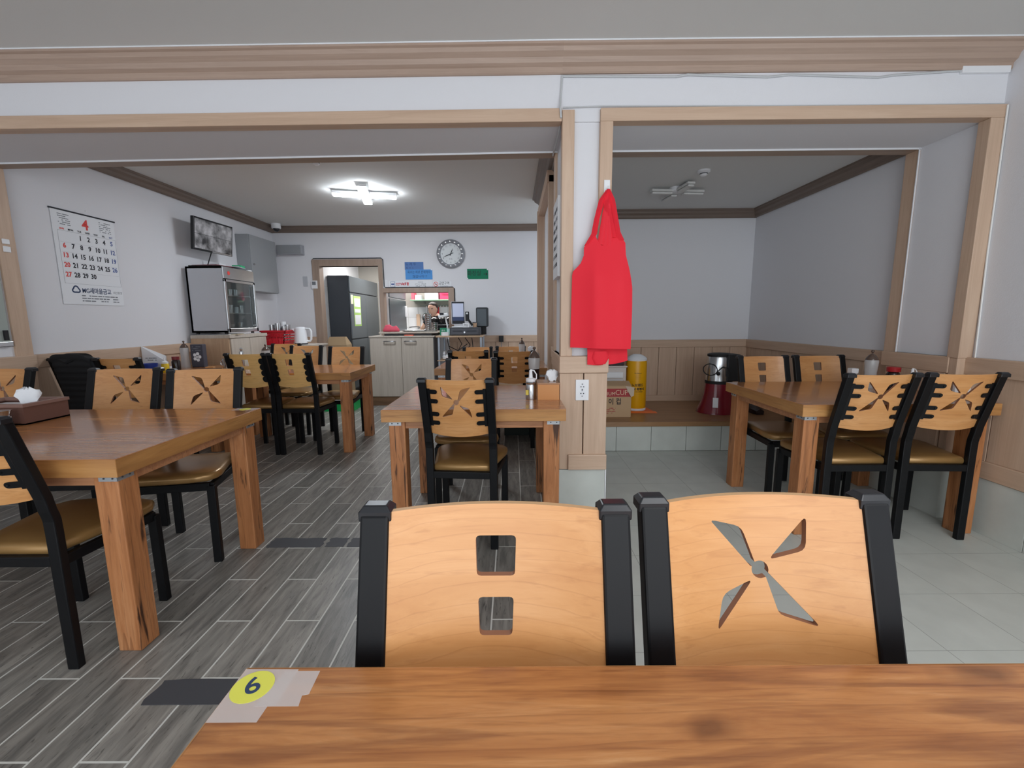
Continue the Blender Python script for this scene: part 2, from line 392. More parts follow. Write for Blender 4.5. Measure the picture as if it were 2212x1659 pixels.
# --- beam
def shear(o, k, back=None):
    off = ORG[o.name]
    for v in o.data.vertices:
        x = v.co.x+off.x
        if x < PXL: v.co.y += (k if back is None or v.co.y+off.y < YP+.2 else back)*(PXL-x)
    return o
KF, KB = .010, .031     # the beam runs slightly askew towards the left wall
beam = shear(B().box(XL, PXL, YP, YQ, 2.326, 2.75).build('beam', M_wall, kind=KIND), KF, KB)
box(PXL, XR, YP, YQ, 2.326, 2.75).build('beam', M_wall, kind=KIND)
pillar = box(PXL+.02, PXR-.02, YP+.01, YQ, 0, 2.36).build('pillar', M_wall, kind=KIND)
jamb = box(2.655, XR, YP+.02, YQ-.02, 0, 2.36).build('pillar', M_wall, kind=KIND)
jambl = box(XL, XL+.055, YP+.02, 3.255, 0, 2.33).build('pillar', M_wall, kind=KIND)
def trim(*a, m=M_trim, bev=.003): 
    return box(*a).build('trim_%d' % len([o for o in C.objects if o.name.startswith('trim_')]), m, kind=KIND, bevel=bev)
shear(trim(XL, PXL-.002, YP-.025, YP+.045, ZS, 2.388), KF)                 # front trim, left opening
trim(PXR-.07, XR, YP-.025, YP+.045, ZS, 2.388)                  # front trim, right opening
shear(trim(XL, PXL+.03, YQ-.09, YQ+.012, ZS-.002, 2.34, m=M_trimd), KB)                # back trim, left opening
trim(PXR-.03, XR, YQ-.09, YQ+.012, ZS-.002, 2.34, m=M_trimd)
shear(trim(XL, PXL+.03, YQ-.094, YQ-.089, ZS-.004, 2.33, m=M_white, bev=0), KB)
trim(PXR-.03, 2.655, YQ-.094, YQ-.089, ZS-.004, 2.33, m=M_white, bev=0)
shear(trim(XL, PXL, YP-.094, YP-.088, ZC-.006, ZC, m=M_white, bev=0), KF)
trim(PXL, XR, YP-.094, YP-.088, ZC-.006, ZC, m=M_white, bev=0)
trim(2.642, 2.65, YQ-.094, YQ-.089, 1.0, ZS, m=M_white, bev=0)                # back trim, right opening
trim(PXL, PXL+.068, YP-.025, YP+.045, 1.03, ZS+.06, m=M_trimz)
trim(PXR-.07, PXR, YP-.025, YP+.045, 1.03, ZS, m=M_trimz)
trim(PXL+.005, PXL+.03, YQ-.09, YQ+.012, 0, ZS, m=M_trimz)
trim(PXR-.04, PXR, YQ-.045, YQ+.02, 1.0, ZS, m=M_trimz)
trim(2.625, XR, YP-.025, YP+.045, 1.0, ZS, m=M_trimz)
trim(2.646, XR, YQ-.09, YQ+.012, 1.0, ZS, m=M_trimz)
trim(XL, XL+.07, YP-.025, YP+.045, 1.0, ZS, m=M_trimz)
trim(XL, XL+.07, 3.17, 3.285, 1.0, ZS, m=M_trimz)
# --- cornices (profiled)
def cornice(axis, a, b, wallc, zt, sgn, h=.12, d=.085, mat=M_crown):
    prof = [(0,0),(d,0),(d,-.016),(d*.86,-.022),(d*.80,-.042),(d*.55,-.06),(d*.44,-.082),(d*.22,-.094),(d*.2,-h+.006),(d*.14,-h),(0,-h)]
    prof = [(p, q*1.0) for p, q in prof]
    r = []
    for t in (a, b):
        r.append([((t, wallc+sgn*p, zt+q) if axis == 'x' else (wallc+sgn*p, t, zt+q)) for p, q in prof])
    n = len([o for o in C.objects if o.name.startswith('trim_')])
    return B().loft(r).build('trim_%d' % n, mat, kind=KIND)
shear(cornice('x', XL, PXL, YP, ZC, -1, .125, .09), KF)
cornice('x', PXL, XR, YP, ZC, -1, .125, .09)
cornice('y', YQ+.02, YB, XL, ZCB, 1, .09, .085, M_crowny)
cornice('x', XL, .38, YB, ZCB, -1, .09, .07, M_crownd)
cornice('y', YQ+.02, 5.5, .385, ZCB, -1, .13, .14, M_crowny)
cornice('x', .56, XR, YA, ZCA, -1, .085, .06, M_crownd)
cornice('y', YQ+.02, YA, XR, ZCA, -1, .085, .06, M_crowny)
# --- wainscot: rail, boards, foot band
def wains(wall, axis, a, b, c, sgn, z0, zt, rail=.1, foot=.1, bw=.2, th=.016, start=0.0):
    """axis: direction of run; c: wall face; sgn: towards the room"""
    def bx(u0, u1, d0, d1, z0, z1):
        lo, hi = sorted((c+sgn*d0, c+sgn*d1))
        return box(u0, u1, lo, hi, z0, z1) if axis == 'x' else box(lo, hi, u0, u1, z0, z1)
    mr = M_trim if axis == 'x' else M_trimy
    bx(a, b, 0, .004, z0, zt).build('backing', M_groove, wall)
    bx(a, b, 0, .034, zt-rail, zt).build('rail', mr, wall, bevel=.004)
    if foot: bx(a, b, 0, .03, z0, z0+foot).build('foot_board', mr, wall, bevel=.004)
    u = a + start
    if start > .01: bx(a, u-.003, .004, .004+th, z0+foot, zt-rail).build('board', M_trimz, wall, bevel=.003)
    while u < b-.01:
        bx(u+.002, min(u+bw, b)-.002, .004, .004+th, z0+foot, zt-rail).build('board', M_trimz, wall, bevel=.003)
        u += bw
wains(wl, 'y', 3.29, YB, XL, 1, .08, 1.012, bw=.3)
wains(wl, 'y', -1.0, 3.285, XL+.055, 1, .33, 1.012, bw=.3)
wains(wb, 'x', XL, -3.06, YB, -1, .08, 1.0, bw=.2)
wains(wb, 'x', -.99, .8, YB, -1, .08, 1.0, bw=.2, start=.12)
wains(wa, 'x', .56, XR, YA, -1, .285, 1.0, bw=.205, rail=.085, foot=.07, start=.1)
wains(wr, 'y', YQ+.02, YA, XR, -1, .285, 1.0, bw=.205, rail=.09, foot=.07)
wains(wr, 'y', 1.0, YQ+.015, XR, -1, .325, 1.005, bw=.205, foot=.1)
wains(wp, 'y', YQ+.03, 4.1, .385, -1, .08, 1.0, bw=.2)
# pillar front wainscot and tile foot
bx = box(PXL, PXR, YP-.006, YP+.03, .33, 1.028).build('backing', M_groove, pillar)
box(PXL-.006, PXR+.004, YP-.036, YP+.03, .93, 1.03).build('rail', M_trim, pillar, bevel=.004)
box(PXL-.003, PXL+.137, YP-.022, YP-.006, .335, .928).build('board', M_trimz, pillar, bevel=.003)
box(PXL+.143, PXR, YP-.022, YP-.006, .335, .928).build('board', M_trimz, pillar, bevel=.003)
box(PXL+.05, PXR+.004, YP-.04, YP-.006, .335, .43).build('foot_board', M_trim, pillar, bevel=.005)
box(PXL-.004, PXR, YP-.02, YP+.03, 0, .331).build('tile', M_ltile, pillar, bevel=.002)
box(PXL, PXL+.03, YP+.03, YQ, 0, 1.03).build('side_board', M_trimy, pillar, bevel=.003)
box(PXL-.006, PXL+.03, YP+.03, YQ, .93, 1.03).build('rail', M_trimy, pillar, bevel=.003)
box(PXR-.03, PXR, YP+.03, YQ, .33, 1.03).build('side_board', M_trimy, pillar, bevel=.003)
box(PXR-.03, PXR+.003, YP+.03, YQ, 0, .33).build('tile', M_ltile, pillar)
box(PXR, PXR+.006, YP-.024, YP-.014, 0, .333).build('edge_strip', M_white, pillar)
# right jamb: wood below the rail, tile foot
box(2.635, 2.66, YP+.045, YQ-.045, .325, 1.005).build('backing', M_trimy, jamb)
box(2.625, 2.66, YP+.03, YQ, .905, 1.005).build('rail', M_trimy, jamb, bevel=.004)
box(2.627, 2.66, YP+.046, YP+.25, .425, .904).build('board', M_trimz, jamb, bevel=.003)
box(2.627, 2.66, YP+.254, YQ-.046, .425, .904).build('board', M_trimz, jamb, bevel=.003)
box(2.63, 2.71, YP-.02, YP+.03, .325, 1.0).build('board', M_trimz, jamb, bevel=.003)
box(2.625, 2.66, YP+.03, YQ, .325, .425).build('foot_board', M_trimy, jamb, bevel=.004)
box(2.635, 2.71, YP-.015, YQ, 0, .322).build('tile', M_ltile, jamb, bevel=.002)
# tile foot of the right wall
y = 1.504-.3445*2
while y < 4.05:
    box(XR-.02, XR, y+.0015, min(y+.3445, 4.05)-.0015, 0, .322).build('tile', M_ltile, wr, bevel=.0015); y += .3445
# --- raised platform in the alcove
plat = box(.56, XR, 4.075, YA, 0, .24).build('platform', M_grout, kind=KIND)
for k in range(7):
    x0, x1 = max(.64+.33*(k-1)+.0, .56), min(.64+.33*k, XR)
    if x1-x0 > .02: box(x0+.002, x1-.002, 4.06, 4.08, .002, .237).build('tile', M_ltile, plat, bevel=.0015)
box(.56, XR, 4.045, YA, .24, .285).build('deck', M_plat, plat, bevel=.004)
# --- door and serving window in the back wall
M_frame = wood('brown_grey_door_frame', [(150,130,116),(164,142,126),(172,150,134)], 'Z', 1.2, 20, .5, lines=.12)
door = B().box(-3.06, -2.95, YB-.02, YB+.13, 0, 2.17).box(-2.05, -1.985, YB-.02, YB+.13, 0, 2.17).box(-2.95, -2.05, YB-.02, YB+.13, 2.07, 2.17).build('door_1', M_frame, kind=KIND, bevel=.003)
win = B().box(-.99, -.90, YB-.02, YB+.13, 1.0, 1.735).box(-1.985, -.99, YB-.02, YB+.13, 1.665, 1.735).build('window_1', M_frame, kind=KIND, bevel=.004)
box(-1.985, -.99, YB-.0, YB+.12, 1.02, 1.05).build('sill', M_frame, win, bevel=.003)
# --- kitchen shell
kw = B().box(-3.2, -3.06, YB+.12, 9.3, 0, 2.5).build('wall_kitchen_left', M_ktile, kind=KIND)
for k in range(7):
    for j in range(2):
        box(-3.062, -3.054, YB+.13+j*.22, YB+.13+j*.22+.216, .3*k+.003, .3*k+.297).build('tile', M_ktile, kw)
kb = B().box(-3.2, .6, 9.0, 9.1, 0, 2.5).build('wall_kitchen_back', plain('kitchen_grey_wall', (176,172,164), .7), kind=KIND)
for k in range(12):
    for j in range(4):
        box(-2.3+.2*k+.002, -2.3+.2*k+.198, 8.992, 9.0, .7+.2*j+.002, .7+.2*j+.198).build('tile', M_ktile, kb)
box(.3, .4, YB+.12, 9.1, 0, 2.5).build('wall_kitchen_right', M_ktile, kind=KIND)
box(-3.2, .6, YB+.12, 9.1, 2.42, 2.5).build('ceiling', M_ceil, kind=KIND)
# ================================================================== CHAIRS
def inpoly(x, y, P):
    c = False; j = len(P)-1
    for i in range(len(P)):
        if (P[i][1] > y) != (P[j][1] > y) and x < (P[j][0]-P[i][0])*(y-P[i][1])/(P[j][1]-P[i][1])+P[i][0]: c = not c
        j = i
    return c
def rounded(P, r=.004, n=3):
    out = []; m = len(P)
    for i in range(m):
        a, b, c = Vector(P[i-1]), Vector(P[i]), Vector(P[(i+1) % m])
        da, dc = (a-b), (c-b); k = min(r*2.2, da.length*.45, dc.length*.45)
        p, q = b+da.normalized()*k, b+dc.normalized()*k
        for t in range(n+1):
            s = t/n; w = p*(1-s)**2 + b*2*s*(1-s) + q*s*s; out.append((w.x, w.y))
    return out
def ring(cx, cz, r, a0, a1, n): return [(cx+r*math.cos(R(a0+(a1-a0)*i/n)), cz+r*math.sin(R(a0+(a1-a0)*i/n))) for i in range(n+1)]
CZ = .835
HOLE_X = [
  rounded([(-.080,.917),(-.025,.902),(-.0075,.8455)], .0055)[:-4] + [(-.0075,.8465)] + ring(0,CZ,.0135,112,-22,7) + rounded([(.014,.830),(.084,.751),(.023,.767)], .005)[4:] + [(.0085,.8235)] + ring(0,CZ,.0135,292,158,7) + [(-.015,.8405)],
  rounded([(.0775,.921),(.072,.866),(.014,.849)], .0055),
  rounded([(-.0775,.746),(-.064,.801),(-.012,.821)], .0055)]
HOLE_X = [[(-u, z) for u, z in reversed(h)] for h in HOLE_X]
HOLE_S = [rounded([(-.030,.904),(.030,.904),(.028,.844),(-.028,.844)], .003), rounded([(-.026,.813),(.026,.813),(.0235,.758),(-.0235,.758)], .003)]
PW, PZ0, PZ1, BOW, TH_ = .304, .655, .952, .030, .011
def lean(z): return -.21 - .105*max(0, z-.59)/.37
def panel_mesh(holes, name):
    out = []
    for i in range(17): u = -PW/2+PW*i/16; out.append((u, PZ1))
    for i in range(1, 9): out.append((PW/2, PZ1-(PZ1-PZ0)*i/9))
    for i in range(17): u = PW/2-PW*i/16; out.append((u, PZ0-.014*(1-(2*u/PW)**2)))
    for i in range(1, 9): out.append((-PW/2, PZ0+(PZ1-PZ0)*i/9))
    loops = [out] + holes
    V = []; Ed = []
    for L in loops:
        n0 = len(V); V += [Vector(p) for p in L]; Ed += [(n0+i, n0+(i+1) % len(L)) for i in range(len(L))]
    nb = len(V)
    for i in range(1, 14):
        for j in range(1, 6):
            p = (-PW/2+PW*i/14, PZ0+(PZ1-PZ0)*j/6)
            if not any(inpoly(*p, h) for h in holes) and min((Vector(p)-q).length for q in V[:nb]) > .006: V.append(Vector(p))
    ov, oe, of, *_ = delaunay_2d_cdt(V, Ed, [], 0, 1e-7)
    tris = []
    for f in of:
        cx = sum(ov[i].x for i in f)/len(f); cy = sum(ov[i].y for i in f)/len(f)
        if inpoly(cx, cy, out) and not any(inpoly(cx, cy, h) for h in holes): tris.append(tuple(f))
    def to3(p, off): 
        u, z = p.x, p.y
        return Vector((u, lean(z)+.012 - BOW*(1-(2*u/PW)**2) - off, z))
    n = len(ov); vs = [to3(p, 0) for p in ov] + [to3(p, TH_) for p in ov]
    cnt = {}
    for f in tris:
        for i in range(len(f)):
            e = (f[i], f[(i+1) % len(f)]); cnt[e] = 1
    fs = list(tris) + [tuple(i+n for i in reversed(f)) for f in tris]; mi = [0]*len(fs)
    for (a, b) in list(cnt):
        if (b, a) not in cnt: fs.append((b, a, a+n, b+n)); m_ = (ov[a]+ov[b])/2; mi.append(2 if abs(m_.x) < .1 and .735 < m_.y < .93 else 1)
    me = bpy.data.meshes.new(name); me.from_pydata(vs, [], fs); me.polygons.foreach_set('material_index', mi)
    for p in me.polygons: p.use_smooth = p.material_index == 0
    bm = bmesh.new(); bm.from_mesh(me); bmesh.ops.recalc_face_normals(bm, faces=bm.faces); bm.to_mesh(me); bm.free()
    me.set_sharp_from_angle(angle=R(40)); return me
def flat_bar(b, path, w, d):
    """rectangular tube along a path in the y-z plane at x: path (x, y, z)"""
    rings = []
    for i, p in enumerate(path):
        p = Vector(p); a = Vector(path[max(i-1,0)]); c = Vector(path[min(i+1,len(path)-1)]); t = (c-a).normalized()
        nrm = Vector((0, t.z, -t.y)).normalized() if abs(t.z) > 0 else Vector((0,1,0))
        rings.append([p+Vector((sx*w/2,0,0))+nrm*sy*d/2 for sx, sy in ((-1,-1),(1,-1),(1,1),(-1,1))])
    return b.loft(rings)
PCX = .1725
def make_chair(pat, ply, tabs='finger', wk=1.0):
    t = thing('dining_chair', 'dining chair', 'chair')
    for s in (-1, 1):
        pts = [(s*PCX, -.21, 0), (s*PCX, -.21, .52)] + [(s*PCX, -.21-.0022*i*i*.5, .55+.02*i) for i in range(1, 4)] + [(s*PCX, lean(z)+.002, z) for z in (.66, .76, .86, .945)]
        leg = flat_bar(B(), pts, .041, .03).build('rear_leg', M_black, t, bevel=.004)
        B().loft([[(s*PCX+x*q, lean(.955)+y*q2, z) for x, y in ((-.0235,-.018),(.0235,-.018),(.0235,.018),(-.0235,.018))] for q, q2, z in ((1,1,.938),(1,1,.953),(.72,.62,.962))]).build('cap', M_cap, leg, bevel=.002)
        fl_ = flat_bar(B(), [(s*.175*wk, .185, 0), (s*.175*wk, .18, .41)], .038, .03).build('front_leg', M_black, t, bevel=.004)
    # steel seat frame
    f = B().box(-PCX, PCX, -.222, -.198, .40, .438).box(-.17*wk, .17*wk, .168, .192, .385, .425)
    for s in (-1, 1): f.add([(s*(PCX-.012),-.2,.395),(s*(PCX+.012),-.2,.395),(s*(.175*wk+.012),.18,.385),(s*(.175*wk-.012),.18,.385),(s*(PCX-.012),-.2,.433),(s*(PCX+.012),-.2,.433),(s*(.175*wk+.012),.18,.423),(s*(.175*wk-.012),.18,.423)], [(3,2,1,0),(4,5,6,7),(0,1,5,4),(1,2,6,5),(2,3,7,6),(3,0,4,7)])
    f.build('seat_frame', M_black, t, bevel=.003)
    # cushion: outline widening to the front, domed edge
    def outl(k):
        P = [(-.148,-.205),(.148,-.205),(.156,-.195),(.198,.11),(.195,.155),(.17,.20),(.1,.219),(0,.223),(-.1,.219),(-.17,.20),(-.195,.155),(-.198,.11),(-.156,-.195)]
        P = [(x*(1+(wk-1)*(y+.2)/.3), y) if y < .11 else (x*wk, y) for x, y in P]
        c = Vector((0,.01)); return [tuple(c+(Vector(p)-c)*k) for p in P]
    rings = [[(x, y, z) for x, y in outl(k)] for k, z in ((.96,.436),(.99,.440),(1,.448),(1,.458),(.99,.467),(.965,.473),(.9,.478),(.6,.482),(.2,.483))]
    B().loft(rings).build('seat', M_seat, t, smooth=True, ang=80)
    # back panel
    me = PANELS.get((pat, ply.name))
    if me is None:
        me = panel_mesh(HOLE_X if pat == 'x' else HOLE_S, 'back_panel'); me.materials.append(ply); me.materials.append(M_plyedge); me.materials.append(M_holeedge); PANELS[(pat, ply.name)] = me
    p = bpy.data.objects.new('back_panel', me); C.objects.link(p); p.parent = t; ORG[p.name] = Vector((0,0,0))
    # steel tabs behind the panel
    for s in (-1, 1):
        b = B(); zs = (.889, .838, .767, .718)
        def yy(u, z): return lean(z)+.012 - BOW*(1-(2*u/PW)**2) - TH_
        if tabs == 'finger':
            for u0, u1, za, zb in [(.136,.155,.70,.905)] + [(.096,.14,z-.0115,z+.0115) for z in zs]:
                pts = [(u0,za),(u1,za),(u1,zb),(u0,zb)]
                if u0 < .12: pts = [(u1,za)] + [(u1,zb)] + [(u0+.0105-.0105*math.sin(R(a)), (za+zb)/2+.0115*math.cos(R(a))) for a in range(0, 181, 30)]
                vs = [Vector((s*u, yy(u, z)-.001, z)) for u, z in pts] + [Vector((s*u, yy(u, z)-.006, z)) for u, z in pts]
                n = len(pts); b.add(vs, [tuple(range(n)), tuple(range(2*n-1, n-1, -1))] + [(i, (i+1) % n, n+(i+1) % n, n+i) for i in range(n)])
            for z in zs: b.sphere((s*.106, yy(.106, z)-.006, z), .0045, n=8, m=5)
        else:
            for i in range(4):
                z = .885-.055*i
                pts = [(.158,z-.0275),(.158,z+.0275)] + [(.139-.020*math.sin(R(a)), z+.0275*math.cos(R(a))) for a in range(0, 181, 30)]
                vs = [Vector((s*u, yy(min(u,.15), z)+.001, z)) for u, z in pts] + [Vector((s*u, yy(min(u,.15), z)-.012, z)) for u, z in pts]
                n = len(pts); b.add(vs, [tuple(range(n)), tuple(range(2*n-1, n-1, -1))] + [(i_, (i_+1) % n, n+(i_+1) % n, n+i_) for i_ in range(n)])
        b.build('tab_bracket', M_black, t)
    return t
PANELS = {}
CH = {'x': make_chair('x', M_ply, wk=1.085), 's': make_chair('s', M_ply), 'y': make_chair('s', M_plyy, 'scallop')}
used = set()
GRP = 'wooden-backed dining chairs'
def chair(kind, x, y, deg, label, sx=1.0, sz=1.0, group=GRP):
    o = CH[kind]
    if kind in used: o = dup(o)
    used.add(kind)
    o.location = (x, y, 0); o.rotation_euler = (0, 0, R(deg)); o.scale = (sx, 1, sz)
    o['label'] = label; o['group'] = group
    return o
# near table, far side (face the camera)
chair('s', -.03, .355, 180, 'chair with two square cut-outs behind the near table, left of the pinwheel one', 1.09)
chair('x', .413, .385, 181, 'large pinwheel-backed chair behind the near table, right of the square-holed one', 1.05)
# table in the middle
chair('x', -.262, 2.50, -5, 'pinwheel-backed chair seen from behind in front of the middle table')
chair('x', -.315, 3.02, 180, 'pinwheel-backed chair facing the camera on the far side of the middle table')
# left table
chair('x', -1.78, 1.66, 0, 'chair with gold seat cut by the left edge, before the big left table')
chair('x', -3.13, 2.37, 180, 'pinwheel-backed chair behind the brown napkin holder at the left edge', 1.05, 1.02)
chair('x', -2.335, 2.36, 184, 'pinwheel-backed chair behind the left table, beside the black quilted vest', 1.08, 1.015)
chair('x', -1.785, 2.315, 190, 'pinwheel-backed chair behind the left table, near its yellow sticker corner', 1.05, 1.015)
# table by the left wall
chair('s', -3.42, 3.72, 0, 'chair hidden under the black quilted vest by the left wall', .92, 1.02)
chair('s', -3.05, 3.70, 0, 'chair seen from behind between the black vest and the condiment table', .92, 1.02)
# back left table
chair('y', -2.385, 4.235, 0, 'yellow square-holed chair from behind, left of the pair at the back left table', .96, 1.008)
chair('y', -1.995, 4.232, 0, 'yellow square-holed chair from behind, right of the pair at the back left table', 1.0, 1.008)
chair('x', -2.935, 5.42, 180, 'chair in front of the red basket, mostly hidden behind another pinwheel chair')
chair('x', -2.45, 4.94, 180, 'pinwheel chair facing us behind the right yellow square-holed chair')
chair('x', -1.885, 4.70, 180, 'pinwheel chair facing us before the kitchen doorway at the back left table', 1.05)
# back middle table
chair('s', -.425, 4.50, 0, 'chair seen from behind, left one before the table near the till stand')
chair('s', .012, 4.4, 0, 'square-holed chair seen from behind, beside the sauce bottle and teal tissue box')
chair('s', -.44, 5.2, 180, 'furthest chair below the cash drawer, only its top rail showing', .97, .95)
chair('s', -.03, 5.2, 180, 'furthest chair below the wall power adapter, only its top showing', .97, .955)
# right table
chair('s', 1.905, 3.06, 180, 'square-holed chair beside the steel and red warmer behind the right table')
chair('s', 2.33, 3.06, 180, 'square-holed chair near the right wall behind the right table')
chair('x', 1.905, 2.57, 0, 'pinwheel chair seen from behind, left one of the pair at the right table')
chair('x', 2.345, 2.565, -3, 'pinwheel chair seen from behind, nearest the right wall at the right table')

# ================================================================== TABLES
def table(x0, x1, y0, y1, label, lx0=True):
    t = thing('dining_table', label, 'table', ((x0+x1)/2, (y0+y1)/2, 0))
    H_ = .772
    top = box(x0, x1, y0, y1, H_-.068, H_).build('tabletop', M_top, t, bevel=.003)
    i = .03; w = .088
    for ya in (y0-.0012, y1-.0002): box(x0, x1, ya, ya+.0014, H_-.066, H_-.002).build('edge_band', M_topedge, top)
    for xa in (x0-.0012, x1-.0002): box(xa, xa+.0014, y0, y1, H_-.066, H_-.002).build('edge_band', M_topedgey, top)
    for ya in (y0+i+.012, y1-i-.036): box(x0+i+w, x1-i-w, ya, ya+.024, H_-.112, H_-.068).build('long_rail', M_apr, t, bevel=.002)
    for xa in (x0+i+.012, x1-i-.036): box(xa, xa+.024, y0+i+w, y1-i-w, H_-.112, H_-.068).build('short_rail', M_apr, t, bevel=.002)
    for xa in (x0+i, x1-i-w):
        for ya in (y0+i, y1-i-w):
            lg = box(xa, xa+w, ya, ya+w, 0, H_-.068).build('leg', M_leg, t, bevel=.004)
            # galvanised corner bracket wrapped round the outer corner
            ox = xa-.0015 if xa == x0+i else xa+w-.068
            oy = ya-.0015 if ya == y0+i else ya+w-.0005
            fx = xa-.0015 if xa == x0+i else xa+w-.0005
            br = B().box(ox, ox+.07, oy, oy+.002, H_-.092, H_-.069)
            py0 = ya-.0015 if ya == y0+i else ya+w-.068
            br.box(fx, fx+.002, py0, py0+.07, H_-.092, H_-.069)
            q = br.build('corner_bracket', M_galv, lg)
            sc = B()
            for k in (.02, .052): sc.sphere((ox+k, oy+(-.0005 if ya == y0+i else .0025), H_-.081), .0035, n=8, m=5); sc.sphere((fx+(-.0005 if xa == x0+i else .0025), py0+k, H_-.081), .0035, n=8, m=5)
            sc.build('screws', M_dgrey, lg, kind='stuff')
    return t
T_near = table(-.3745, .86, -.34, .552, 'nearest varnished wooden table across the bottom, with a yellow number six sticker')
T_left = table(-3.52, -1.403, 1.497, 2.406, 'long varnished wooden table at left under the brown napkin holder')
T_mid = table(-.711, .281, 2.32, 3.18, 'varnished square wooden table in the middle beside the pillar')
T_bl = table(-2.79, -1.505, 4.045, 4.79, 'varnished wooden table at back left before the kitchen doorway')
T_bm = table(-.775, .345, 4.32, 5.06, 'varnished wooden table behind the middle table with a teal tissue box')
T_lw = table(-3.60, -2.81, 4.10, 4.86, 'table by the left wall covered with condiments and a box')
T_rt = table(1.588, 2.672, 2.377, 3.262, 'varnished wooden table at right against the panelled wall')
TZ = .772
# number sticker with tape
def sticker(x, y, ch, rot, label, s=1.0):
    t = thing('number_sticker', label, 'sticker', (x, y, TZ))
    M_tp = plain('clear_tape', (236,226,222), .25, alpha=.42)
    def q(pts, z0, z1, m, nm): return B().prism([(x+a*s, y+b*s) for a, b in pts], z0, z1).build(nm, m, t)
    q([(-.0265,-.052),(.035,-.052),(.036,-.03),(.046,-.028),(.047,.029),(-.0265,.030)], TZ+.0002, TZ+.0006, M_tp, 'tape')
    q([(.02,-.03),(.075,-.03),(.072,-.014),(.08,-.012),(.078,.026),(.03,.026)], TZ+.0003, TZ+.0007, M_tp, 'tape')
    B().lathe(x, y, [(.0262*s, TZ+.0006), (.0262*s, TZ+.0011)], 40).build('disc', plain('yellow_sticker', (226,224,92), .4), t)
    text(ch, .040*s, M_navy, (x, y, TZ+.0013), (0, 0, rot), t, bold=.0004, res=8)
    return t
sticker(-.347, .518, '6', R(30), 'yellow round sticker with number 6 taped on the near table corner')
t = thing('number_sticker', 'yellow sticker on the far right corner of the long left table', 'sticker', (-1.47, 2.375, TZ))
B().lathe(-1.47, 2.372, [(.028, TZ+.0004), (.028, TZ+.001)], 24).build('disc', bpy.data.materials['yellow_sticker'], t)
B().prism([(-1.53,2.345),(-1.41,2.345),(-1.408,2.402),(-1.53,2.402)], TZ+.0001, TZ+.0004).build('tape', bpy.data.materials['clear_tape'], t)
t = thing('number_sticker', 'yellow sticker on the far left corner of the middle table', 'sticker', (-.66, 3.15, TZ))
B().lathe(-.66, 3.148, [(.027, TZ+.0004), (.027, TZ+.001)], 24).build('disc', bpy.data.materials['yellow_sticker'], t)
# ================================================================== WALL AND CEILING FIXTURES
def cross_lamp(x, y, z, rot, lit, label, name='ceiling_lamp', la=.29, sy=1.0):
    t = thing(name, label, 'lamp', (x, y, z))
    B().lathe(x, y, [(.07, z), (.07, z-.03), (.05, z-.04)], 20).build('base_plate', M_white, t, smooth=True)
    m3 = Matrix.Rotation(R(rot), 3, 'Z')
    for k in range(4):
        a = R(90*k+rot); d = Vector((math.cos(a), math.sin(a), 0)); l = la*(1 if k % 2 == 0 else sy)
        c = Vector((x, y, z-.03)) + d*(.05+l/2)
        rot3 = Matrix.Rotation(a, 3, 'Z')
        arm = B().obox(c, (l, .10 if lit else .07, .03 if lit else .02), rot3).build('arm', M_white if lit else M_ceil, t, bevel=.006)
        B().obox(c-Vector((0,0,.022)), (l-.01, .09 if lit else .055, .018), rot3).build('diffuser', M_lamp if lit else M_ceil, arm, bevel=.006)
    return t
cross_lamp(-1.62, 5.12, ZCB, 12, True, 'lit cross-shaped LED lamp glowing on the back room ceiling')
cross_lamp(1.52, 4.28, ZCA, 6, False, 'unlit white cross-shaped lamp on the alcove ceiling', la=.2, sy=1.1)
def detector(x, y, z, label):
    t = thing('smoke_detector', label, 'detector', (x, y, z))
    B().lathe(x, y, [(.05, z), (.05, z-.012), (.036, z-.02)], 20).build('base', M_white, t, smooth=True)
    B().lathe(x, y, [(.03, z-.02), (.03, z-.034), (.018, z-.044)], 16).build('sensor', M_white, t, smooth=True)
    B().lathe(x, y, [(.0315, z-.024), (.0315, z-.030)], 16).build('vent_ring', M_dgrey, t)
detector(1.56, 3.80, ZCA, 'white smoke detector on the alcove ceiling')
detector(-1.73, 4.15, ZCB, 'smoke detector peeking below the beam left of the lit lamp')
# dome camera
t = thing('dome_camera', 'white dome security camera in the back left ceiling corner', 'camera', (-3.45, 6.72, ZCB))
B().lathe(-3.45, 6.72, [(.065, ZCB), (.065, ZCB-.06), (.058, ZCB-.07)], 20).build('housing', M_white, t, smooth=True)
B().sphere((-3.45, 6.72, ZCB-.07), .045, n=16, m=10).build('dome', plain('dark_dome_glass', (40,42,48), .08), t, smooth=True)
# calendar on the left wall
cx0, cx1, cz0, cz1 = 3.63, 4.20, 1.40, 2.155
t = thing('wall_calendar', 'white April calendar with red 4 hanging on the left wall', 'calendar', (XL, (cx0+cx1)/2, cz0))
box(XL+.004, XL+.007, cx0, cx1-.01, cz0, cz1-.008).build('page', M_paper, t)
box(XL+.002, XL+.011, cx0-.012, cx1+.004, cz1-.010, cz1+.002).build('top_strip', M_ink, t, bevel=.002)
B().sphere((XL+.006, (cx0+cx1)/2+.02, cz1+.035), .006, n=8, m=6).build('nail', M_white, t)
X = XL+.0075
def cal(u, v): return (X, cx0+(cx1-cx0)*u, cz1-(cz1-cz0)*v)
text('4', .115, M_inkred, cal(.49, .12), LEFTW, t, bold=.003)
for k, w in enumerate(['SUN','MON','TUE','WED','THU','FRI','SAT']):
    text(w, .019, M_inkred if k == 0 else M_inkblue if k == 6 else M_ink, cal(.125+.1285*k, .203), LEFTW, t, bold=.0006)
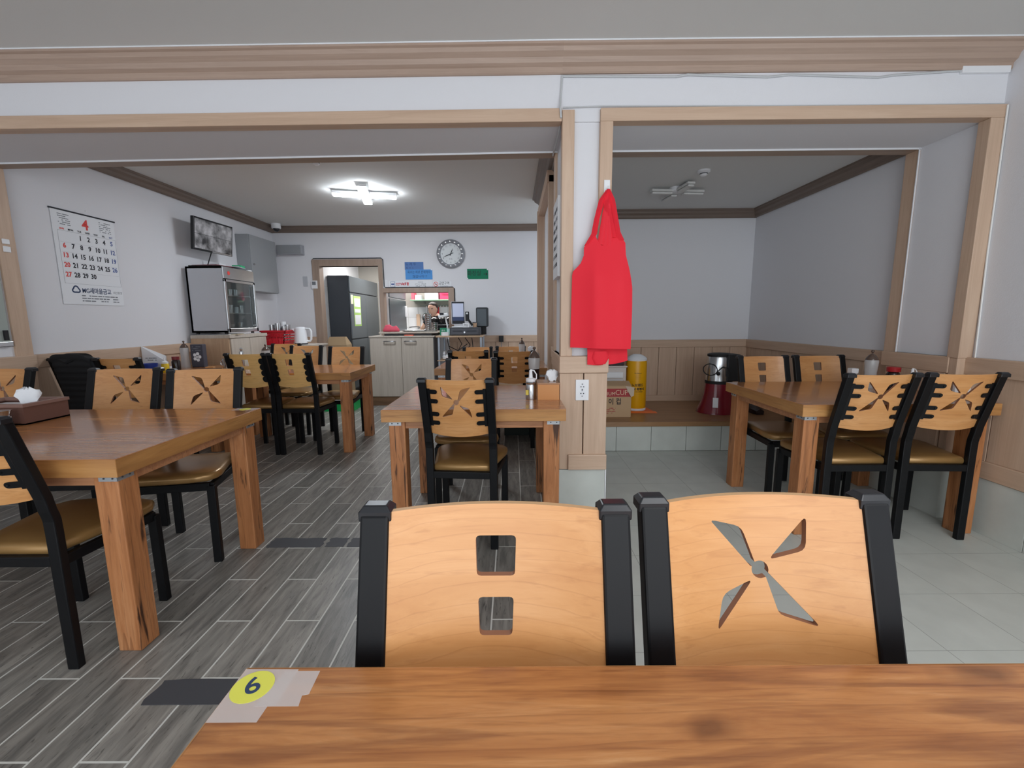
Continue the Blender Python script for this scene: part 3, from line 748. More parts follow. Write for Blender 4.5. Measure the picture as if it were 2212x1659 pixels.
for d in range(1, 31):
    c = (d+1) % 7; r = (d+1)//7
    text(str(d), .054, M_inkred if c == 0 else M_inkblue if c == 6 else M_ink, cal(.13+.1275*c, .275+.102*r), LEFTW, t, sx=.92, bold=.0016)
b = B()
def ln(u0, v0, u1, v1, w=.0012):
    p, q = cal(u0, v0), cal(u1, v1); b.box(X, X+.0005, min(p[1],q[1])-w/2, max(p[1],q[1])+w/2, min(p[2],q[2])-w/2, max(p[2],q[2])+w/2)
ln(.06,.222,.97,.222); ln(.06,.222,.06,.775); ln(.97,.222,.97,.775); ln(.06,.775,.97,.775)
for r in range(1, 5): ln(.08, .222+.103*r+.015, .95, .222+.103*r+.015, .0006)
b.build('grid_lines', M_grey, t)
b = B(); scribble(b, cx0+.05, cx0+.15, cz1-.125, cz1-.03, X, 6, 3, 'x'); scribble(b, cx1-.16, cx1-.05, cz1-.125, cz1-.03, X, 6, 5, 'x')
scribble(b, cx0+.16, cx1-.06, cz0+.02, cz0+.085, X, 3, 9, 'x', .85); b.build('small_print', M_grey, t, kind='stuff')
# bank emblem: rounded three-lobed loop
pth = []
for i in range(37):
    a = 2*PI*i/36; rr = .027*(1+.16*math.cos(3*(a-PI/2)))
    pth.append((X+.0006, cx0+.118+rr*1.1*math.cos(a), cz0+.121+rr*.92*math.sin(a)))
B().tube(pth, .0065, 6).xform(Matrix.Translation((X,0,0)) @ Matrix.Diagonal((.12,1,1,1)) @ Matrix.Translation((-X,0,0))).build('emblem', M_navy, t)
text('MG새마을금고', .052, M_navy, (X, cx0+.305, cz0+.115), LEFTW, t, sx=.86, bold=.0008)
text('서산중앙', .026, M_grey, (X, cx1-.063, cz0+.112), LEFTW, t)
# monitor on an arm
t = thing('wall_monitor', 'small black monitor with four grey camera views, high on the left wall', 'monitor', (-3.5, 5.25, 2.2))
mrot = Matrix.Translation((-3.44, 5.26, 2.205)) @ Euler((0, R(6), R(-3)), 'XYZ').to_matrix().to_4x4()
B().box(-.018, .018, -.31, .31, -.175, .175).xform(mrot).build('casing', plain('glossy_black_plastic', (16,17,20), .25), t, bevel=.004)
m, nt, p = newmat('camera_view_screen'); L = nt.links.new
tc = N(nt, 'ShaderNodeTexCoord'); nz = N(nt, 'ShaderNodeTexNoise'); nz.inputs['Scale'].default_value = 9; nz.inputs['Detail'].default_value = 5; L(tc.outputs['Object'], nz.inputs['Vector'])
vo = N(nt, 'ShaderNodeTexNoise'); vo.inputs['Scale'].default_value = 14; vo.inputs['Detail'].default_value = 6; L(tc.outputs['Object'], vo.inputs['Vector'])
mu = N(nt, 'ShaderNodeMix', data_type='RGBA', blend_type='MULTIPLY'); mu.inputs[0].default_value = .8; L(nz.outputs['Fac'], mu.inputs[6]); L(vo.outputs['Color'], mu.inputs[7])
bw = N(nt, 'ShaderNodeRGBToBW'); L(mu.outputs[2], bw.inputs[0]); cr = N(nt, 'ShaderNodeValToRGB'); e = cr.color_ramp.elements; e[0].position = .19; e[0].color = (.012,.012,.014,1); e[1].position = .42; e[1].color = (.6,.6,.64,1); L(bw.outputs[0], cr.inputs[0])
p.inputs['Base Color'].default_value = (.02,.02,.02,1); p.inputs['Roughness'].default_value = .2; L(cr.outputs[0], p.inputs['Emission Color']); p.inputs['Emission Strength'].default_value = .45
for a in (0, 1):
    for c in (0, 1): B().box(.0185, .0192, -.295+.296*a, -.002+.296*a, -.155+.158*c, -.001+.158*c).xform(mrot).build('screen_view', m, t)
B().box(.018, .021, -.03, .29, -.172, -.158).xform(mrot).build('lower_bezel', M_steel, t)
B().cyl((-3.64, 5.27, 2.2), (-3.45, 5.26, 2.2), .02).box(XL, XL+.015, 5.2, 5.34, 2.1, 2.3).build('wall_arm', M_blackmat, t)
B().tube([(-3.5,5.3,2.04),(-3.55,5.33,1.97),(-3.6,5.36,1.9)], .006, 6).build('cable', M_blackmat, t)
# grey wall cabinet, box on the back wall
t = thing('wall_cabinet', 'tall grey wall cabinet mounted beside the back left corner', 'cabinet', (XL, 6.33, 1.65))
box(XL, -3.47, 6.01, 6.66, 1.645, 2.385).build('body', M_greycab, t, bevel=.004)
box(-3.47, -3.452, 6.015, 6.655, 1.65, 2.38).build('door', M_greycab, t, bevel=.003)
B().cyl((-3.452,6.06,2.0),(-3.435,6.06,2.0), .012).build('knob', M_steel, t, smooth=True)
t = thing('wall_box', 'long shallow grey box fixed on the back wall beside the grey cabinet', 'box', (-3.3, YB, 2.23))
box(-3.54, -3.16, YB-.10, YB, 2.235, 2.375).build('casing', plain('grey_box_plastic', (158,160,166), .45), t, bevel=.006)
box(-3.53, -3.18, YB-.104, YB-.098, 2.25, 2.36).build('front_panel', M_greycab, t, bevel=.002)
# small switches
t = thing('light_switch', 'small grey switch on the back wall left of the kitchen doorway', 'switch', (-3.18, YB, 1.85))
box(-3.215, -3.145, YB-.008, YB, 1.77, 1.92).build('plate', plain('grey_switch_plate', (186,188,194), .5), t, bevel=.008)
t = thing('thermostat', 'white control unit on the left jamb of the kitchen doorway', 'thermostat', (-3.03, YB-.02, 1.75))
box(-3.08, -2.99, YB-.035, YB-.018, 1.735, 1.855).build('case', M_white, t, bevel=.003); box(-3.065, -3.01, YB-.0365, YB-.034, 1.79, 1.84).build('display', M_grey, t)
# breaker box and switches on the left jamb
t = thing('wall_panel_box', 'pale green grey panel box at the left edge with a black latch', 'box', (XL+.06, 2.9, 1.1))
box(XL+.055, XL+.075, 2.70, 3.145, 1.12, 2.0).build('panel', plain('grey_green_panel', (164,172,166), .5), t, bevel=.004)
box(XL+.055, XL+.079, 2.695, 3.155, 1.085, 1.12).build('lower_rail', M_steel, t, bevel=.003)
box(XL+.075, XL+.09, 3.10, 3.125, 1.13, 1.20).build('latch', M_blackmat, t, bevel=.002)
t = thing('wall_switch', 'pair of small white switches on the timber post above the panel box', 'switch', (XL+.08, 3.14, 1.78))
box(XL+.07, XL+.078, 3.195, 3.24, 1.80, 1.835).build('rocker', M_white, t, bevel=.002); box(XL+.07, XL+.078, 3.195, 3.24, 1.745, 1.785).build('rocker', M_white, t, bevel=.002)
# sockets
def socket(x0, x1, z0, z1, y, label):
    t = thing('wall_socket', label, 'socket', ((x0+x1)/2, y, z0))
    box(x0, x1, y-.009, y, z0, z1).build('plate', M_white, t, bevel=.002)
    cx = (x0+x1)/2
    for zc in (z0+(z1-z0)*.66, z0+(z1-z0)*.34):
        ou = B().add([(cx+.019*math.cos(2*PI*j/20), y-.0095, zc+.019*math.sin(2*PI*j/20)) for j in range(20)], [tuple(range(20))]).build('outlet', M_paper, t)
        hb = B()
        for dx in (-.008, .008): hb.box(cx+dx-.003, cx+dx+.003, y-.0102, y-.0096, zc-.003, zc+.003)
        for dz in (-.016, .016): hb.box(cx-.004, cx+.004, y-.0102, y-.0096, zc+dz-.002, zc+dz+.002)
        hb.build('pin_hole', M_ink, ou, kind='stuff')
socket(.372, .450, .765, .89, YP-.022, 'white double socket on the timber pillar')
# clock
kx, kz = -.935, 2.235
t = thing('wall_clock', 'round grey-framed clock on the back wall', 'clock', (kx, YB, kz-.216))
def ringy(prof, n=48):
    return B().loft([[(kx+r*math.cos(2*PI*j/n), y, kz+r*math.sin(2*PI*j/n)) for j in range(n)] for r, y in prof], caps=False)
M_clk = plain('pewter_clock_frame', (142,144,150), .45, .3, bump=.6, bscale=60)
ringy([(.155,YB-.02),(.16,YB-.038),(.178,YB-.046),(.196,YB-.042),(.213,YB-.03),(.216,YB-.002)]).build('frame', M_clk, t, smooth=True)
b = B()
for i in range(16):
    a = 2*PI*i/16; b.sphere((kx+.179*math.cos(a), YB-.045, kz+.179*math.sin(a)), .014, (1,.35,1), 8, 5)
b.build('frame_ornament', M_steel, t, kind='stuff')
B().add([(kx+.157*math.cos(2*PI*j/48), YB-.018, kz+.157*math.sin(2*PI*j/48)) for j in range(48)], [tuple(range(48))]).build('dial', plain('clock_dial', (226,230,232), .6), t)
for h in range(1, 13):
    a = R(90-30*h); text(str(h), .040, M_grey, (kx+.128*math.cos(a), YB-.0185, kz+.128*math.sin(a)), FRONT, t, sx=.8)
def hand(deg, l, back, w, nm, y):
    a = R(90-deg); d = Vector((math.cos(a), 0, math.sin(a))); s = Vector((-d.z, 0, d.x)); c = Vector((kx, y, kz))
    ps = [c-d*back-s*w*.7, c-d*back+s*w*.7, c+d*l*.5+s*w, c+d*l, c+d*l*.5-s*w]
    B().loft([ps, [q+Vector((0,.0015,0)) for q in ps]]).build(nm, M_ink, t)
hand(23, .093, .03, .006, 'hour_hand', YB-.022); hand(247, .128, .045, .0055, 'minute_hand', YB-.025)
b = scribble(B(), kx-.022, kx+.03, kz-.085, kz-.06, YB-.0185, 2, 4); b.build('small_print', M_grey, t, kind='stuff')
# notices on the back wall
def sheet(name, label, x0, x1, z0, z1, mat, cat='notice', dy=.003):
    t = thing(name, label, cat, ((x0+x1)/2, YB, z0))
    box(x0, x1, YB-dy, YB-dy+.0022, z0, z1).build('sheet', mat, t); return t
def magnet(t, x, z): B().lathe(0, 0, [(.012,0),(.012,.006),(.008,.009)], 12).xform(Matrix.Translation((x, YB-.004, z)) @ Matrix.Rotation(R(90), 4, 'X')).build('magnet', M_white, t, smooth=True)
M_b1 = plain('slate_blue_paper', (92,128,186), .8); M_b2 = plain('sky_blue_paper', (86,152,218), .8); M_g = plain('green_paper', (18,122,88), .8); M_pen = plain('marker_pen_blue', (38,62,112), .8)
t = sheet('paper_notice', 'dull blue paper slip above the bright blue handwritten notice', -1.644, -1.358, 2.008, 2.123, M_b1)
text('드 리 두', .05, M_pen, (-1.55, YB-.0034, 2.088), FRONT, t); text('드 ㅇ ㅅ', .036, M_pen, (-1.565, YB-.0034, 2.032), FRONT, t)
t = sheet('paper_notice', 'bright blue paper notice with two handwritten Korean lines', -1.638, -1.225, 1.861, 2.010, M_b2, dy=.006)
text('육수는 따로 판매하지', .050, M_pen, (-1.43, YB-.0064, 1.968), FRONT, t, shear=.1, sx=.8); text('않습니다 !!', .05, M_pen, (-1.42, YB-.0064, 1.905), FRONT, t, shear=.1)
magnet(t, -1.237, 2.006)
t = sheet('paper_notice', 'dark green paper notice with handwritten Korean and an arrow', -.692, -.369, 1.861, 2.013, M_g)
text('화장실', .085, M_ink, (-.585, YB-.0034, 1.942), FRONT, t, sx=.9)
B().add([(-.44,YB-.0034,1.94),(-.40,YB-.0034,1.94),(-.41,YB-.0034,1.965),(-.378,YB-.0034,1.935),(-.41,YB-.0034,1.905),(-.40,YB-.0034,1.93),(-.44,YB-.0034,1.93)], [(0,1,2,3,4,5,6)]).build('arrow', M_ink, t)
magnet(t, -.38, 2.003); magnet(t, -.69, 1.868)
t = sheet('paper_sign', 'white sign with red CCTV letters over the serving window', -1.90, -1.585, 1.738, 1.845, M_paper, 'sign')
box(-1.872, -1.805, YB-.0036, YB-.003, 1.752, 1.832).build('pictogram_border', M_inkblue, t); box(-1.867, -1.810, YB-.004, YB-.0035, 1.757, 1.827).build('pictogram', M_paper, t); box(-1.862, -1.815, YB-.0045, YB-.004, 1.783, 1.803).build('camera_mark', M_inkblue, t, bevel=.004)
text('CCTV녹화중', .052, plain('dark_red_ink', (196,40,56), .7), (-1.692, YB-.0034, 1.791), FRONT, t, sx=.72, bold=.002)
t = sheet('paper_sign', 'white sheet of fine print between the CCTV and no smoking signs', -1.58, -1.235, 1.735, 1.845, M_paper, 'sign')
scribble(scribble(B(), -1.47, -1.36, 1.815, 1.83, YB-.003, 1, 2), -1.50, -1.33, 1.75, 1.81, YB-.003, 5, 6, fill=.6).build('small_print', M_grey, t, kind='stuff')
t = sheet('paper_sign', 'white no smoking sign with a red crossed circle', -1.223, -.945, 1.742, 1.832, M_paper, 'sign')
sx_, sz_ = -1.178, 1.788
b = B(); b.loft([[(sx_+r*math.cos(2*PI*j/28), YB-.0038, sz_+r*math.sin(2*PI*j/28)) for j in range(28)] for r in (.036,.029)], caps=False).obox((sx_, YB-.0038, sz_), (.06,.0006,.007), Matrix.Rotation(R(45), 3, 'Y')).build('red_ring', M_inkred, t)
B().obox((sx_,YB-.0034,sz_), (.036,.0005,.007)).build('cigarette_mark', M_ink, t)
text('금연구역', .052, M_ink, (-1.05, YB-.0034, 1.80), FRONT, t, sx=.85); text('No Smoking Area', .017, M_grey, (-1.05, YB-.0034, 1.760), FRONT, t)
t = sheet('paper_sign', 'small blank white paper at the top left of the serving window', -1.985, -1.92, 1.74, 1.86, M_paper, 'sign')
# black cable round the kitchen doorway and window
B().tube([(-3.05,YB-.01,1.98),(-3.06,YB-.01,2.15),(-3.03,YB-.01,2.185),(-2.0,YB-.01,2.185),(-1.972,YB-.01,2.16),(-1.97,YB-.01,1.76),(-1.95,YB-.01,1.742),(-.92,YB-.01,1.745),(-.892,YB-.01,1.72),(-.89,YB-.01,1.25)], .007, 6).build('doorway_cable', M_blackmat)
tag(C.objects['doorway_cable'], 'black cable run around the kitchen doorway and serving window', 'cable')
# cables on the beam
def cable_(name, label, path, r, m): tag(B().tube(path, r, 6).build(name, m), label, 'cable')
yb = YP-.006
M_cab = plain('pale_grey_cable', (196,198,200), .5)
cable_('beam_cable', 'pale grey cable sagging along the beam towards the right wall', [(.285,yb,2.555),(.9,yb,2.548),(.96,yb-.003,2.556),(1.4,yb,2.542),(1.52,yb,2.552),(2.0,yb,2.535),(2.08,yb,2.545),(2.46,yb,2.565)], .006, M_cab)
cable_('beam_cable', 'pale cable dropping down the beam and round the pillar top', [(.28,yb,2.56),(.272,yb,2.45),(.268,yb-.024,2.39),(.272,yb-.026,2.34),(.274,YP+.1,2.31),(.272,YQ-.06,2.31)], .006, M_cab)
cable_('beam_cable', 'thin pale cable along the top of the right opening trim', [(.285,yb-.006,2.395),(.5,yb-.006,2.40),(1.5,yb-.006,2.393),(2.70,yb-.006,2.393)], .0035, M_cab)
cable_('wall_cable', 'thin white cable running down the right jamb to a small outlet', [(2.70,YP-.03,2.38),(2.705,YP-.03,1.6),(2.704,YP-.045,1.0),(2.70,YP-.045,.88)], .005, plain('white_cable', (230,230,228), .5))
tag(box(2.44, 2.70, YP-.02, YP, 2.548, 2.582).build('cable_duct', M_white, bevel=.002), 'short white cable duct below the cornice at top right', 'duct')
# hook and apron on the pillar
hx = .532; hy = YP-.025
t = thing('wall_hook', 'white stick-on hook on the right trim of the pillar', 'hook', (hx, hy, 1.93))
box(hx-.017, hx+.017, hy-.005, hy, 1.945, 2.013).build('plate', M_white, t, bevel=.003)
B().tube([(hx+.003,hy-.004,1.965),(hx+.003,hy-.03,1.945),(hx+.003,hy-.036,1.955),(hx+.003,hy-.036,1.972)], .005, 8).build('prong', M_white, t, smooth=True)
t = thing('apron', 'bright red apron hanging from the white hook on the pillar', 'apron', (.51, hy, 1.0))
def edgeL(z):
    P = [(1.725,.462),(1.655,.42),(1.652,.405),(1.60,.404),(1.555,.385),(1.51,.340),(1.30,.337),(1.085,.334)]
    return interp(P, z)
def edgeR(z):
    P = [(1.735,.597),(1.678,.632),(1.674,.638),(1.60,.640),(1.52,.660),(1.42,.678),(1.30,.680),(1.075,.678)]
    return interp(P, z)
def interp(P, z):
    if z >= P[0][0]: return P[0][1]
    for (a, x), (c, w) in zip(P, P[1:]):
        if z >= c: return x+(w-x)*(a-z)/(a-c)
    return P[-1][1]
def fold(x, z):
    s = min(1, max(0, (1.72-z)/.25)); xf = .470+.008*math.sin(z*3)
    if x < xf: d = .016+.06*s*max(0, 1-(xf-x)/.15)
    else: d = .016+.06*s*(1-.12*(x-xf)/.2)-.02*s*max(0, (x-.62)/.06)
    d += .004*s*math.sin((x-.5)*34+z*1.3) + .004*math.sin(z*7+x*9)*s
    return max(d, .012)
g = []; zs = [1.735-.022*i for i in range(31)]; zs[-1] = 1.078
NX = 26
for z in zs:
    a, c = edgeL(z), edgeR(z)
    row = []
    for i in range(NX+1):
        x = a+(c-a)*i/NX
        zz = z
        if z > 1.62:
            u = (x-a)/(c-a); dip = .085*max(0, 1-((u-.42)/.42)**2)   # sweetheart dip of the bib edge
            zz = z - dip*max(0, (z-1.62)/.115)
        if z == zs[-1]: zz = 1.083-.01*(x-a)/(c-a)
        row.append(Vector((x, hy-fold(x, zz), zz)))
    g.append(row)
def sheet_mesh(g, th=.003):
    b = B(); nr, nc = len(g), len(g[0]); vs = [p for r in g for p in r]; n = len(vs); vs = vs + [p+Vector((0,th,0)) for p in vs]; fs = []
    for i in range(nr-1):
        for j in range(nc-1): q = (i*nc+j, i*nc+j+1, (i+1)*nc+j+1, (i+1)*nc+j); fs.append(q); fs.append(tuple(k+n for k in reversed(q)))
    bd = [j for j in range(nc)] + [i*nc+nc-1 for i in range(1, nr)] + [(nr-1)*nc+j for j in range(nc-2, -1, -1)] + [i*nc for i in range(nr-2, 0, -1)]
    for k in range(len(bd)): a, c = bd[k], bd[(k+1) % len(bd)]; fs.append((a, a+n, c+n, c))
    return b.add(vs, fs)
sheet_mesh(g).build('body', M_red, t, smooth=True, ang=60)
# bundled straps up to the hook
def strap(pts, w): 
    b = B(); rr = []
    for i, p in enumerate(pts):
        p = Vector(p); ww = w[i] if isinstance(w, list) else w
        rr.append([p+Vector((-ww,0,0)), p+Vector((0,-.012,0)), p+Vector((ww,0,0)), p+Vector((0,.006,0))])
    return b.loft(rr)
tp = (hx, hy-.032, 1.95)
strap([tp,(.50,hy-.03,1.90),(.475,hy-.022,1.80),(.462,hy-.018,1.72),(.425,hy-.016,1.655)], [.012,.016,.015,.016,.018]).build('strap', M_red, t, smooth=True, ang=70)
strap([(hx+.002,hy-.034,1.955),(.555,hy-.03,1.90),(.575,hy-.024,1.82),(.595,hy-.02,1.73),(.615,hy-.02,1.685)], [.010,.018,.016,.015,.018]).build('strap', M_red, t, smooth=True, ang=70)
for k, (xa, xb, zb) in enumerate([(.525,.50,1.66),(.53,.525,1.64),(.536,.552,1.65),(.53,.57,1.70)]):
    strap([(hx-.006+.004*k,hy-.03,1.95),(xa,hy-.026-.004*k,1.86),(xb,hy-.02,zb)], [.008,.015,.020]).build('strap', M_red, t, smooth=True, ang=70)
# lower layer curling out under the hem
g = []
for i in range(9):
    z0 = 1.10-.012*i; row = []
    for j in range(15):
        u = j/14; x = .435+.235*u
        z = z0 - .025*math.sin(u*PI)*(i/8) - .03*(i/8)*max(0,(.45-u))*1.6
        row.append(Vector((x, hy-.012-.014*math.sin(u*5.5+i*.25)-.016*(i/8)*math.exp(-((u-.3)/.2)**2), z)))
    g.append(row)
sheet_mesh(g).build('hem_layer', M_red, t, smooth=True, ang=60)
B().loft([[(.51+.05*math.cos(2*PI*j/16)*k, hy-.03+.012*math.sin(2*PI*j/16)*k, z) for j in range(16)] for k, z in ((.8,1.06),(1,1.02),(.6,.985))], caps=False).build('curl', M_red, t, smooth=True)
# narrow notice on the left side of the pillar
t = thing('paper_notice', 'narrow framed notice seen edge-on on the left side of the pillar', 'notice', (PXL, 2.9, 1.5))
box(PXL-.012, PXL+.02, 2.70, 2.98, 1.50, 1.96).build('board', M_paper, t, bevel=.002)
scribble(B(), 2.73, 2.95, 1.55, 1.92, PXL-.0128, 7, 12, 'x').build('small_print', M_ink, t, kind='stuff')

# ================================================================== BACK ROOM FURNITURE
t = thing('low_counter', 'tan and pale low counter under the cup steriliser at the left wall', 'counter', (-3.4, 5.3, 0))
box(XL+.036, -3.18, 4.955, 4.975, 0, 1.08).build('end_panel', M_lamb, t, bevel=.002)
box(XL+.036, -3.185, 4.975, 5.70, .04, 1.06).build('carcass', M_lam, t, bevel=.002)
for k in range(2): box(-3.185, -3.168, 4.98+.36*k, 5.335+.36*k, .05, 1.055).build('door', M_lam, t, bevel=.002)
box(XL+.036, -3.16, 4.95, 5.71, 1.06, 1.098).build('worktop', M_lam, t, bevel=.003)
t = thing('steriliser_cabinet', 'grey cup steriliser with a dark glass door on the low counter', 'cabinet', (-3.4, 5.28, 1.1))
b = B()
X0, X1, Y0, Y1, Z0, Z1 = XL+.04, -3.20, 4.985, 5.57, 1.125, 1.85
b.box(X0,X0+.02,Y0,Y1,Z0,Z1).box(X0,X1,Y0,Y0+.02,Z0,Z1).box(X0,X1,Y1-.02,Y1,Z0,Z1).box(X0,X1,Y0,Y1,Z0,Z0+.02).box(X0,X1,Y0,Y1,Z1-.02,Z1)
b.build('shell', M_ster, t)
for xx in (X0+.04, X1-.04):
    for yy_ in (Y0+.04, Y1-.04): B().lathe(xx, yy_, [(.018,1.105),(.018,1.126)], 12).build('foot', M_blackmat, t)
box(X1, X1+.012, Y0, Y1, Z1-.13, Z1).build('control_panel', M_steel, t, bevel=.003)
B().cyl((X1+.012,Y0+.1,Z1-.065),(X1+.014,Y0+.1,Z1-.065), .022).build('badge', M_inkred, t)
fr = B().box(X1,X1+.018,Y0,Y0+.035,Z0,Z1-.135).box(X1,X1+.018,Y1-.035,Y1,Z0,Z1-.135).box(X1,X1+.018,Y0,Y1,Z0,Z0+.045).box(X1,X1+.018,Y0,Y1,Z1-.165,Z1-.135).build('door', M_steel, t, bevel=.003)
box(X1+.006, X1+.010, Y0+.035, Y1-.035, Z0+.045, Z1-.165).build('pane', plain('dark_glass', (205,215,216), .04, trans=.95), fr)
B().cyl((X1+.035,Y1-.06,Z1-.16),(X1+.035,Y1-.06,Z0+.06), .008).box(X1+.01,X1+.035,Y1-.065,Y1-.055,Z1-.18,Z1-.17).box(X1+.01,X1+.035,Y1-.065,Y1-.055,Z0+.07,Z0+.08).build('handle', M_steel, fr, smooth=True)
box(X0+.02, X1-.01, Y0+.02, Y1-.02, Z0+.02, Z0+.03).build('lining', M_blackmat, t)
box(X0+.02, X0+.025, Y0+.02, Y1-.02, Z0+.02, Z1-.02).build('lining', plain('dark_lining', (92,98,104), .4), t)
box(X1-.02, X1+.01, Y1-.09, Y1-.02, Z1-.06, Z1+.012).build('lamp_cap', M_white, t, bevel=.004)
for k in range(2):
    zk = Z0+.21+.20*k
    box(X0+.03, X1-.015, Y0+.025, Y1-.025, zk, zk+.012).build('shelf', M_steel, t)
for k, (yy_, zk, r, h, m) in enumerate([(5.13,.222,.035,.09,M_steel),(5.22,.222,.035,.09,M_steel),(5.33,.222,.03,.07,M_white),(5.43,.222,.035,.09,M_steel),(5.12,.422,.04,.07,plain('green_cup',(60,170,120),.5)),(5.24,.422,.035,.07,M_steel),(5.34,.422,.035,.07,M_steel),(5.2,.03,.05,.06,M_steel),(5.36,.03,.05,.08,M_steel)]):
    o = B().lathe(-3.30, yy_, [(r*.8,Z0+zk+.001),(r,Z0+zk+h),(r*.9,Z0+zk+h),(r*.7,Z0+zk+.01)], 14).build('cup', m, smooth=True)
    tag(o, ['left steel cup','second steel cup','small white cup','right steel cup','green cup','middle steel cup','right steel cup','left steel bowl','right steel bowl'][k] + [' on the middle shelf of the steriliser',' on the top shelf of the steriliser',' at the bottom of the steriliser'][0 if k < 4 else 1 if k < 7 else 2], 'cup', 'cups inside the steriliser')
# things on top of the steriliser
def slab(name, x0, x1, y0, y1, z0, h, m, label, cat, rot=0):
    c = Vector(((x0+x1)/2, (y0+y1)/2, z0+h/2))
    o = B().obox(c, (x1-x0, y1-y0, h), Matrix.Rotation(R(rot), 3, 'Z')).build(name, m, bevel=.001); return tag(o, label, cat)
slab('folder', -3.58, -3.24, 5.0, 5.44, 1.851, .012, M_blackmat, 'black folder lying on the cup steriliser', 'folder', 4)
slab('folder', -3.56, -3.26, 5.04, 5.3, 1.864, .010, plain('maroon', (120,40,52), .6), 'maroon folder on the black folder above the steriliser', 'folder', -6)
slab('paper_sheet', -3.42, -3.20, 5.22, 5.48, 1.8745, .004, M_paper, 'white papers on the folders on top of the steriliser', 'paper', 14)
slab('small_box', -3.34, -3.24, 5.40, 5.50, 1.879, .03, plain('green_box', (60,170,120), .6), 'small green box on the papers on top of the steriliser', 'box', 5)
slab('remote_box', -3.56, -3.44, 5.33, 5.45, 1.875, .05, M_white, 'small white device with black top under the wall monitor', 'box', 0)
slab('cleaning_cloth', -3.26, -3.15, 5.05, 5.22, 1.098, .008, plain('beige_cloth', (198,186,160), .9), 'beige cloth on the counter edge before the steriliser', 'cloth', 8)
slab('tray', -3.56, -3.2, 4.99, 5.5, 1.0985, .006, M_steel, 'thin steel tray under the cup steriliser', 'tray', 0)
# side cabinet with basket and kettle
t = thing('side_cabinet', 'low cabinet in the back left corner carrying the red basket and kettle', 'cabinet', (-3.2, 6.1, 0))
box(XL+.04, -2.66, 5.83, 6.3, 0, .91).build('carcass', M_lam, t, bevel=.003); box(XL+.04, -2.64, 5.80, 6.32, .91, .932).build('worktop', M_lam, t, bevel=.003)
for k in range(2): box(-3.56+.46*k, -3.11+.46*k, 5.812, 5.83, .04, .9).build('door', M_lam, t, bevel=.002)
t = thing('cup_basket', 'red plastic basket of steel cups before the white kettle', 'basket', (-3.08, 6.0, .932))
M_redp = plain('red_plastic', (204,28,44), .4)
b = B(); bx0, bx1, by0, by1 = -3.25, -3.03, 5.86, 6.12
for k in range(5):
    z = .934+.036*k; e = .012*k
    h = .036 if k in (0, 4) else .018
    b.box(bx0-e,bx1+e,by0-e,by0-e+.006,z,z+h).box(bx0-e,bx1+e,by1+e-.006,by1+e,z,z+h).box(bx0-e,bx0-e+.006,by0-e,by1+e,z,z+h).box(bx1+e-.006,bx1+e,by0-e,by1+e,z,z+h)
b.build('lattice_wall', M_redp, t, kind='stuff')
b = B()
for i in range(12): 
    x = bx0+.005+(bx1-bx0-.01)*i/11; b.obox((x,by0-.024,1.02),(.014,.006,.17),Matrix.Rotation(R(-16),3,'X'))
b.build('upright', M_redp, t, kind='stuff')
box(bx0, bx1, by0, by1, .932, .938).build('base', M_redp, t)
B().box(bx0-.06,bx1+.06,by0-.06,by0-.045,1.105,1.125).box(bx0-.06,bx1+.06,by1+.045,by1+.06,1.105,1.125).box(bx0-.06,bx0-.045,by0-.06,by1+.06,1.105,1.125).box(bx1+.045,bx1+.06,by0-.06,by1+.06,1.105,1.125).build('rim', M_redp, t, bevel=.003)
spots = [(-3.205,5.915,.26),(-3.125,5.915,.28),(-3.07,5.972,.24),(-3.15,5.995,.22),(-3.21,6.055,.22),(-3.07,6.064,.26),(-3.14,6.085,.30)]
for k, (x, y, h) in enumerate(spots):
    o = B().lathe(x, y, [(.028,.939),(.036,.939+h),(.034,.939+h),(.030,.939+h*.5)], 14).build('steel_cup', M_steel if k not in (6,7) else M_white, smooth=True)
    tag(o, 'stacked steel cups in the red basket, %s' % ['leftmost of the tall ones', 'second tall stack from the left', 'tall stack at the right end', 'short stack in the middle', 'short stack at the back left', 'tall stack at the back right'][k] if k < 6 else 'white cup at the back of the red basket, ' + ['behind its middle', 'nearest the kettle'][k-6], 'cup', 'cups in the red basket')
t = thing('kettle', 'white electric kettle beside the red basket in the corner', 'kettle', (-2.8, 6.0, .932))
kx_, ky_ = -2.868, 6.0
B().lathe(kx_, ky_, [(.085,.932),(.085,.95)], 24).build('base', M_dgrey, t, smooth=True)
B().lathe(kx_, ky_, [(.082,.952),(.084,.97),(.074,1.10),(.068,1.15),(.05,1.165),(.0,1.168)], 24, caps=False).build('body', M_white, t, smooth=True)
B().prism([(-.074,1.10),(-.07,1.15),(-.105,1.145)], -.02, .02, 'y').xform(Matrix.Translation((kx_, ky_, 0))).build('spout', M_white, t)
B().tube([(kx_+.065,ky_,1.145),(kx_+.125,ky_,1.14),(kx_+.145,ky_,1.11),(kx_+.14,ky_,1.0),(kx_+.12,ky_,.975),(kx_+.08,ky_,.975)], .014, 8).build('handle', M_white, t, smooth=True)
